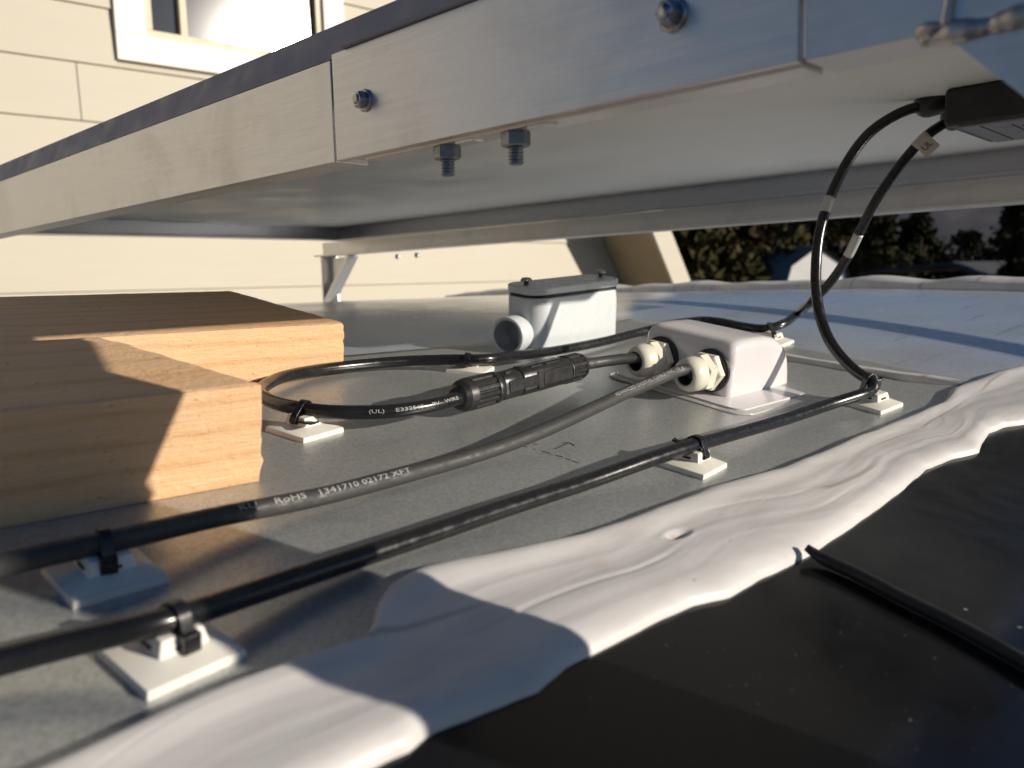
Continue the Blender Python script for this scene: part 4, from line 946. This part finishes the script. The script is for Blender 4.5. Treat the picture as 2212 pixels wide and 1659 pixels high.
def support(label, b0, sgn, near):
    e = empty('mounting_bracket', PM, label, 'bracket', 'aluminium brackets under the panel')
    # outer flange plate and inner ledge of the angle rail
    y = lambda b_: B(b0 + sgn * b_)
    lo, hi = lambda p, q_: (min(p, q_)), lambda p, q_: max(p, q_)
    def bx(mb, a0, a1, b_0, b_1, n0, n1): mb.box((min(a0, a1), min(y(b_0), y(b_1)), n0), (max(a0, a1), max(y(b_0), y(b_1)), n1))
    m = MB()
    AR0, AR1 = -518, 1120
    if near:
        bx(m, 0.6, AR1, 0, 4.2, 0, 52); bx(m, 0.6, AR1, 4.4, 22, 0, 3)
        bx(m, -259, AR0, 0, 4.2, 0, 52); bx(m, -259, AR0, 4.4, 23, 0, 3)
    else:
        bx(m, -200, AR1, 0, 4, 0, 29); bx(m, -1250, -200.2, 0, 4, 0, 11); bx(m, -1250, AR1, 4.2, 26, 0, 3)  # low run past the panel is unseen, added and thinned for its shadow band
    m.build('rail', ALU, e, .4)
    if near:
        m = MB(); bx(m, -3.2, -257.5, -1.5, 3.0, 0, 54); bx(m, -22, -257.5, 3.2, 17, -1.2, 2.6); m.build('splice_angle', ALU, e, .4)
        m = MB(); bx(m, -14, -303, -4, 1.0, 54.4, 56.4); m.build('top_lip', STRIP, e, .4)
        def hexbolt(a_, n_, r, parent=e):
            mb = MB(); o_ = (a_, y(-1.5), n_); d_ = (0, -sgn * -1 * 1.0, 0); d_ = (0, (1 if B(1) < B(0) else -1), 0)
            mb.lathe([(0, r * 1.28), (1.0, r * 1.28), (1.3, r * 1.05)], o_, d_, 28); mb.lathe([(1.2, r), (5.0, r), (5.8, r * .8)], o_, d_, 6, False); mb.lathe([(5.7, r * .6), (5.9, r * .62), (5.9, .1)], o_, d_, 20); return mb.build('hex_bolt', ZINC, parent)
        hexbolt(-31, 26.2, 4.3); hexbolt(-211.7, 24.6, 4.6); hexbolt(-215, 24.6 + 60, 4.6) if False else None
        for a_ in (-79, -124):
            mb = MB(); o_ = (a_, y(9), -1.2); d_ = (0, 0, -1)
            mb.lathe([(0, 6.2), (.8, 6.5), (5.6, 6.5), (6.4, 5.8)], o_, d_, 6, False, ref=(1, .3, 0))
            prof_ = [(6.8, 3.3)]
            for t_ in range(5): prof_ += [(7.0 + t_ * 1.45, 3.35), (7.5 + t_ * 1.45, 3.35), (7.9 + t_ * 1.45, 2.75), (8.2 + t_ * 1.45, 2.75)]
            mb.lathe(prof_, o_, d_, 20, False); mb.build('stud_bolt', STUD, e)
            mb = MB(); mb.box((a_ - 24, min(y(3.4), y(10)), -2.6), (a_ - 12, max(y(3.4), y(10)), -1.2)); mb.build('clip', ALU, e, .3)
    else:
        for a_ in (865, 808):
            for bb_, nn_ in ((-3, 20), (12, -6)):
                mb = MB(); mb.lathe([(0, 5), (7, 5), (8, 4)], (a_ - (0 if nn_ > 0 else 5), y(bb_), nn_), (0, 0, -1), 6, False); mb.build('stud_bolt', ZINC, e)
        mb = MB(); mb.box((-170, min(y(-2.2), y(-.2)), 1), (-95, max(y(-2.2), y(-.2)), 28)); mb.build('splice_angle', ALU, e, .3)
        mb = MB(); mb.lathe([(0, 5), (3, 5)], (-130, y(-2.2), 14), (0, 1, 0), 16); mb.build('hex_bolt', ZINC, e)
    # legs with diagonal braces, standing on the roof
    for a_leg, a_top in ((-508, -306), (1100, 1005)):
        b_mid = b0 + sgn * 11
        foot = J + pa * a_leg + pb * b_mid; nf = (h(foot[0], foot[1]) - foot[2]) / pn[2]
        if a_leg < 0 and not near: continue
        if a_leg < 0:
            m = MB(); m.box((a_leg - 8, B(22), nf + 2), (a_leg - 4, B(0), -.2)); m.box((a_leg - 4, B(4), nf + 2), (a_leg + 24, B(0), -.2)); m.build('leg', ALU, e, .4)
            m = MB(); e0 = (a_leg + 25, -184); e1 = (-352, -184 + (-352 - a_leg - 25) * (183.7 / (-299 - a_leg - 25)))
            u0, u1 = (e0[0] - 2, e0[1] + 2), (e1[0] - 2, e1[1] + 2)
            m.add([(u0[0], B(1.2), u0[1]), (u0[0], B(25), u0[1]), (u1[0], B(5), u1[1]), (u1[0], B(1.2), u1[1]), (u0[0] + 6, B(1.2), u0[1] - 6), (u0[0] + 6, B(25), u0[1] - 6), (u1[0] + 6, B(5), u1[1] - 6), (u1[0] + 6, B(1.2), u1[1] - 6)], [(0, 1, 2, 3), (7, 6, 5, 4), (0, 4, 5, 1), (1, 5, 6, 2), (2, 6, 7, 3), (3, 7, 4, 0)]); m.build('brace', ALU, e, .4)  # unseen tapered flange, added to widen the lower edge of the leg's shadow
            m = MB(); tri = [(a_leg + 18, -.3), (-299, -.3), (a_leg + 18, -191)]
            m.add([(x, B(3.4), z) for x, z in tri] + [(x, B(.4), z) for x, z in tri], [(0, 1, 2), (5, 4, 3), (0, 3, 4, 1), (1, 4, 5, 2), (2, 5, 3, 0)]); m.build('gusset', ALU, e)
            m = MB(); m.box((a_leg - 30, B(40), nf - 4), (a_leg + 40, B(-20), nf + 2)); m.build('foot_plate', ALU, e, .5)
            continue
        m = MB(); m.beam((a_leg, B(b_mid), nf + 1), (a_leg, B(b_mid), -.2), (0, 1, 0), 22, 4); m.beam((a_leg + (12 if a_leg < 0 else -12), B(b0 + sgn * 2.0), nf + 1), (a_leg + (12 if a_leg < 0 else -12), B(b0 + sgn * 2.0), -.2), (0, 1, 0), 4, 30); m.build('leg', ALU, e, .3)
        m = MB(); m.beam((a_leg + (6 if a_leg < 0 else -6), B(b_mid), nf + 12), (a_top, B(b_mid), -1), (0, 1, 0), 24, 9); m.build('brace', ALU, e, .3)
        m = MB(); s_ = 1 if a_leg < 0 else -1
        m.add([(a_leg + s_ * 22, B(b0 + sgn * 6), -4), (a_top - s_ * 8, B(b0 + sgn * 6), -4), (a_leg + s_ * 22, B(b0 + sgn * 6), nf + 38), (a_leg + s_ * 22, B(b0 + sgn * 8), -4), (a_top - s_ * 8, B(b0 + sgn * 8), -4), (a_leg + s_ * 22, B(b0 + sgn * 8), nf + 38)], [(0, 1, 2), (5, 4, 3), (0, 3, 4, 1), (1, 4, 5, 2), (2, 5, 3, 0)])
        m.build('gusset', ALU, e)
        m = MB(); fr_ = (a_leg, B(b_mid)); m.box((fr_[0] - 20, fr_[1] - 24, nf - 2), (fr_[0] + 20, fr_[1] + 24, nf + 3)); m.build('foot_plate', ALU, e, .5)
    if near:
        # lumpy weld where brace meets rail
        mb = MB()
        mb.tube([np.array((-293 - .9 * i, B(1.3 + .5 * math.sin(i * .4)), -.6 + .35 * math.sin(i * .27))) for i in range(130)], lambda t: 3.3 * (.75 + .25 * min(1, t * 12)) * (1 + .035 * math.sin(t * 190) + .10 * math.sin(t * 31)), 16)
        mb.lathe([(0, 4.6), (1.0, 4.3), (2, 3.0), (2.5, 1.2), (2.6, .1)], (-296, B(1), .5), (0, .6, -1), 18)
        mb.tube([np.array((-300 - 1.6 * math.sin(i / 9), B(-1.2), 1 + i * 1.2)) for i in range(38)], lambda t: 1.3 * (1 + .08 * math.sin(t * 40)) * (1 - .5 * t), 12)
        mb.build('weld_bead', ALUW, e)
    return e
support('near aluminium rail with hex bolts and a welded leg along the front of the panel', 0, 1, True)
support('far aluminium rail and braced leg along the back of the panel', BW, -1, False)
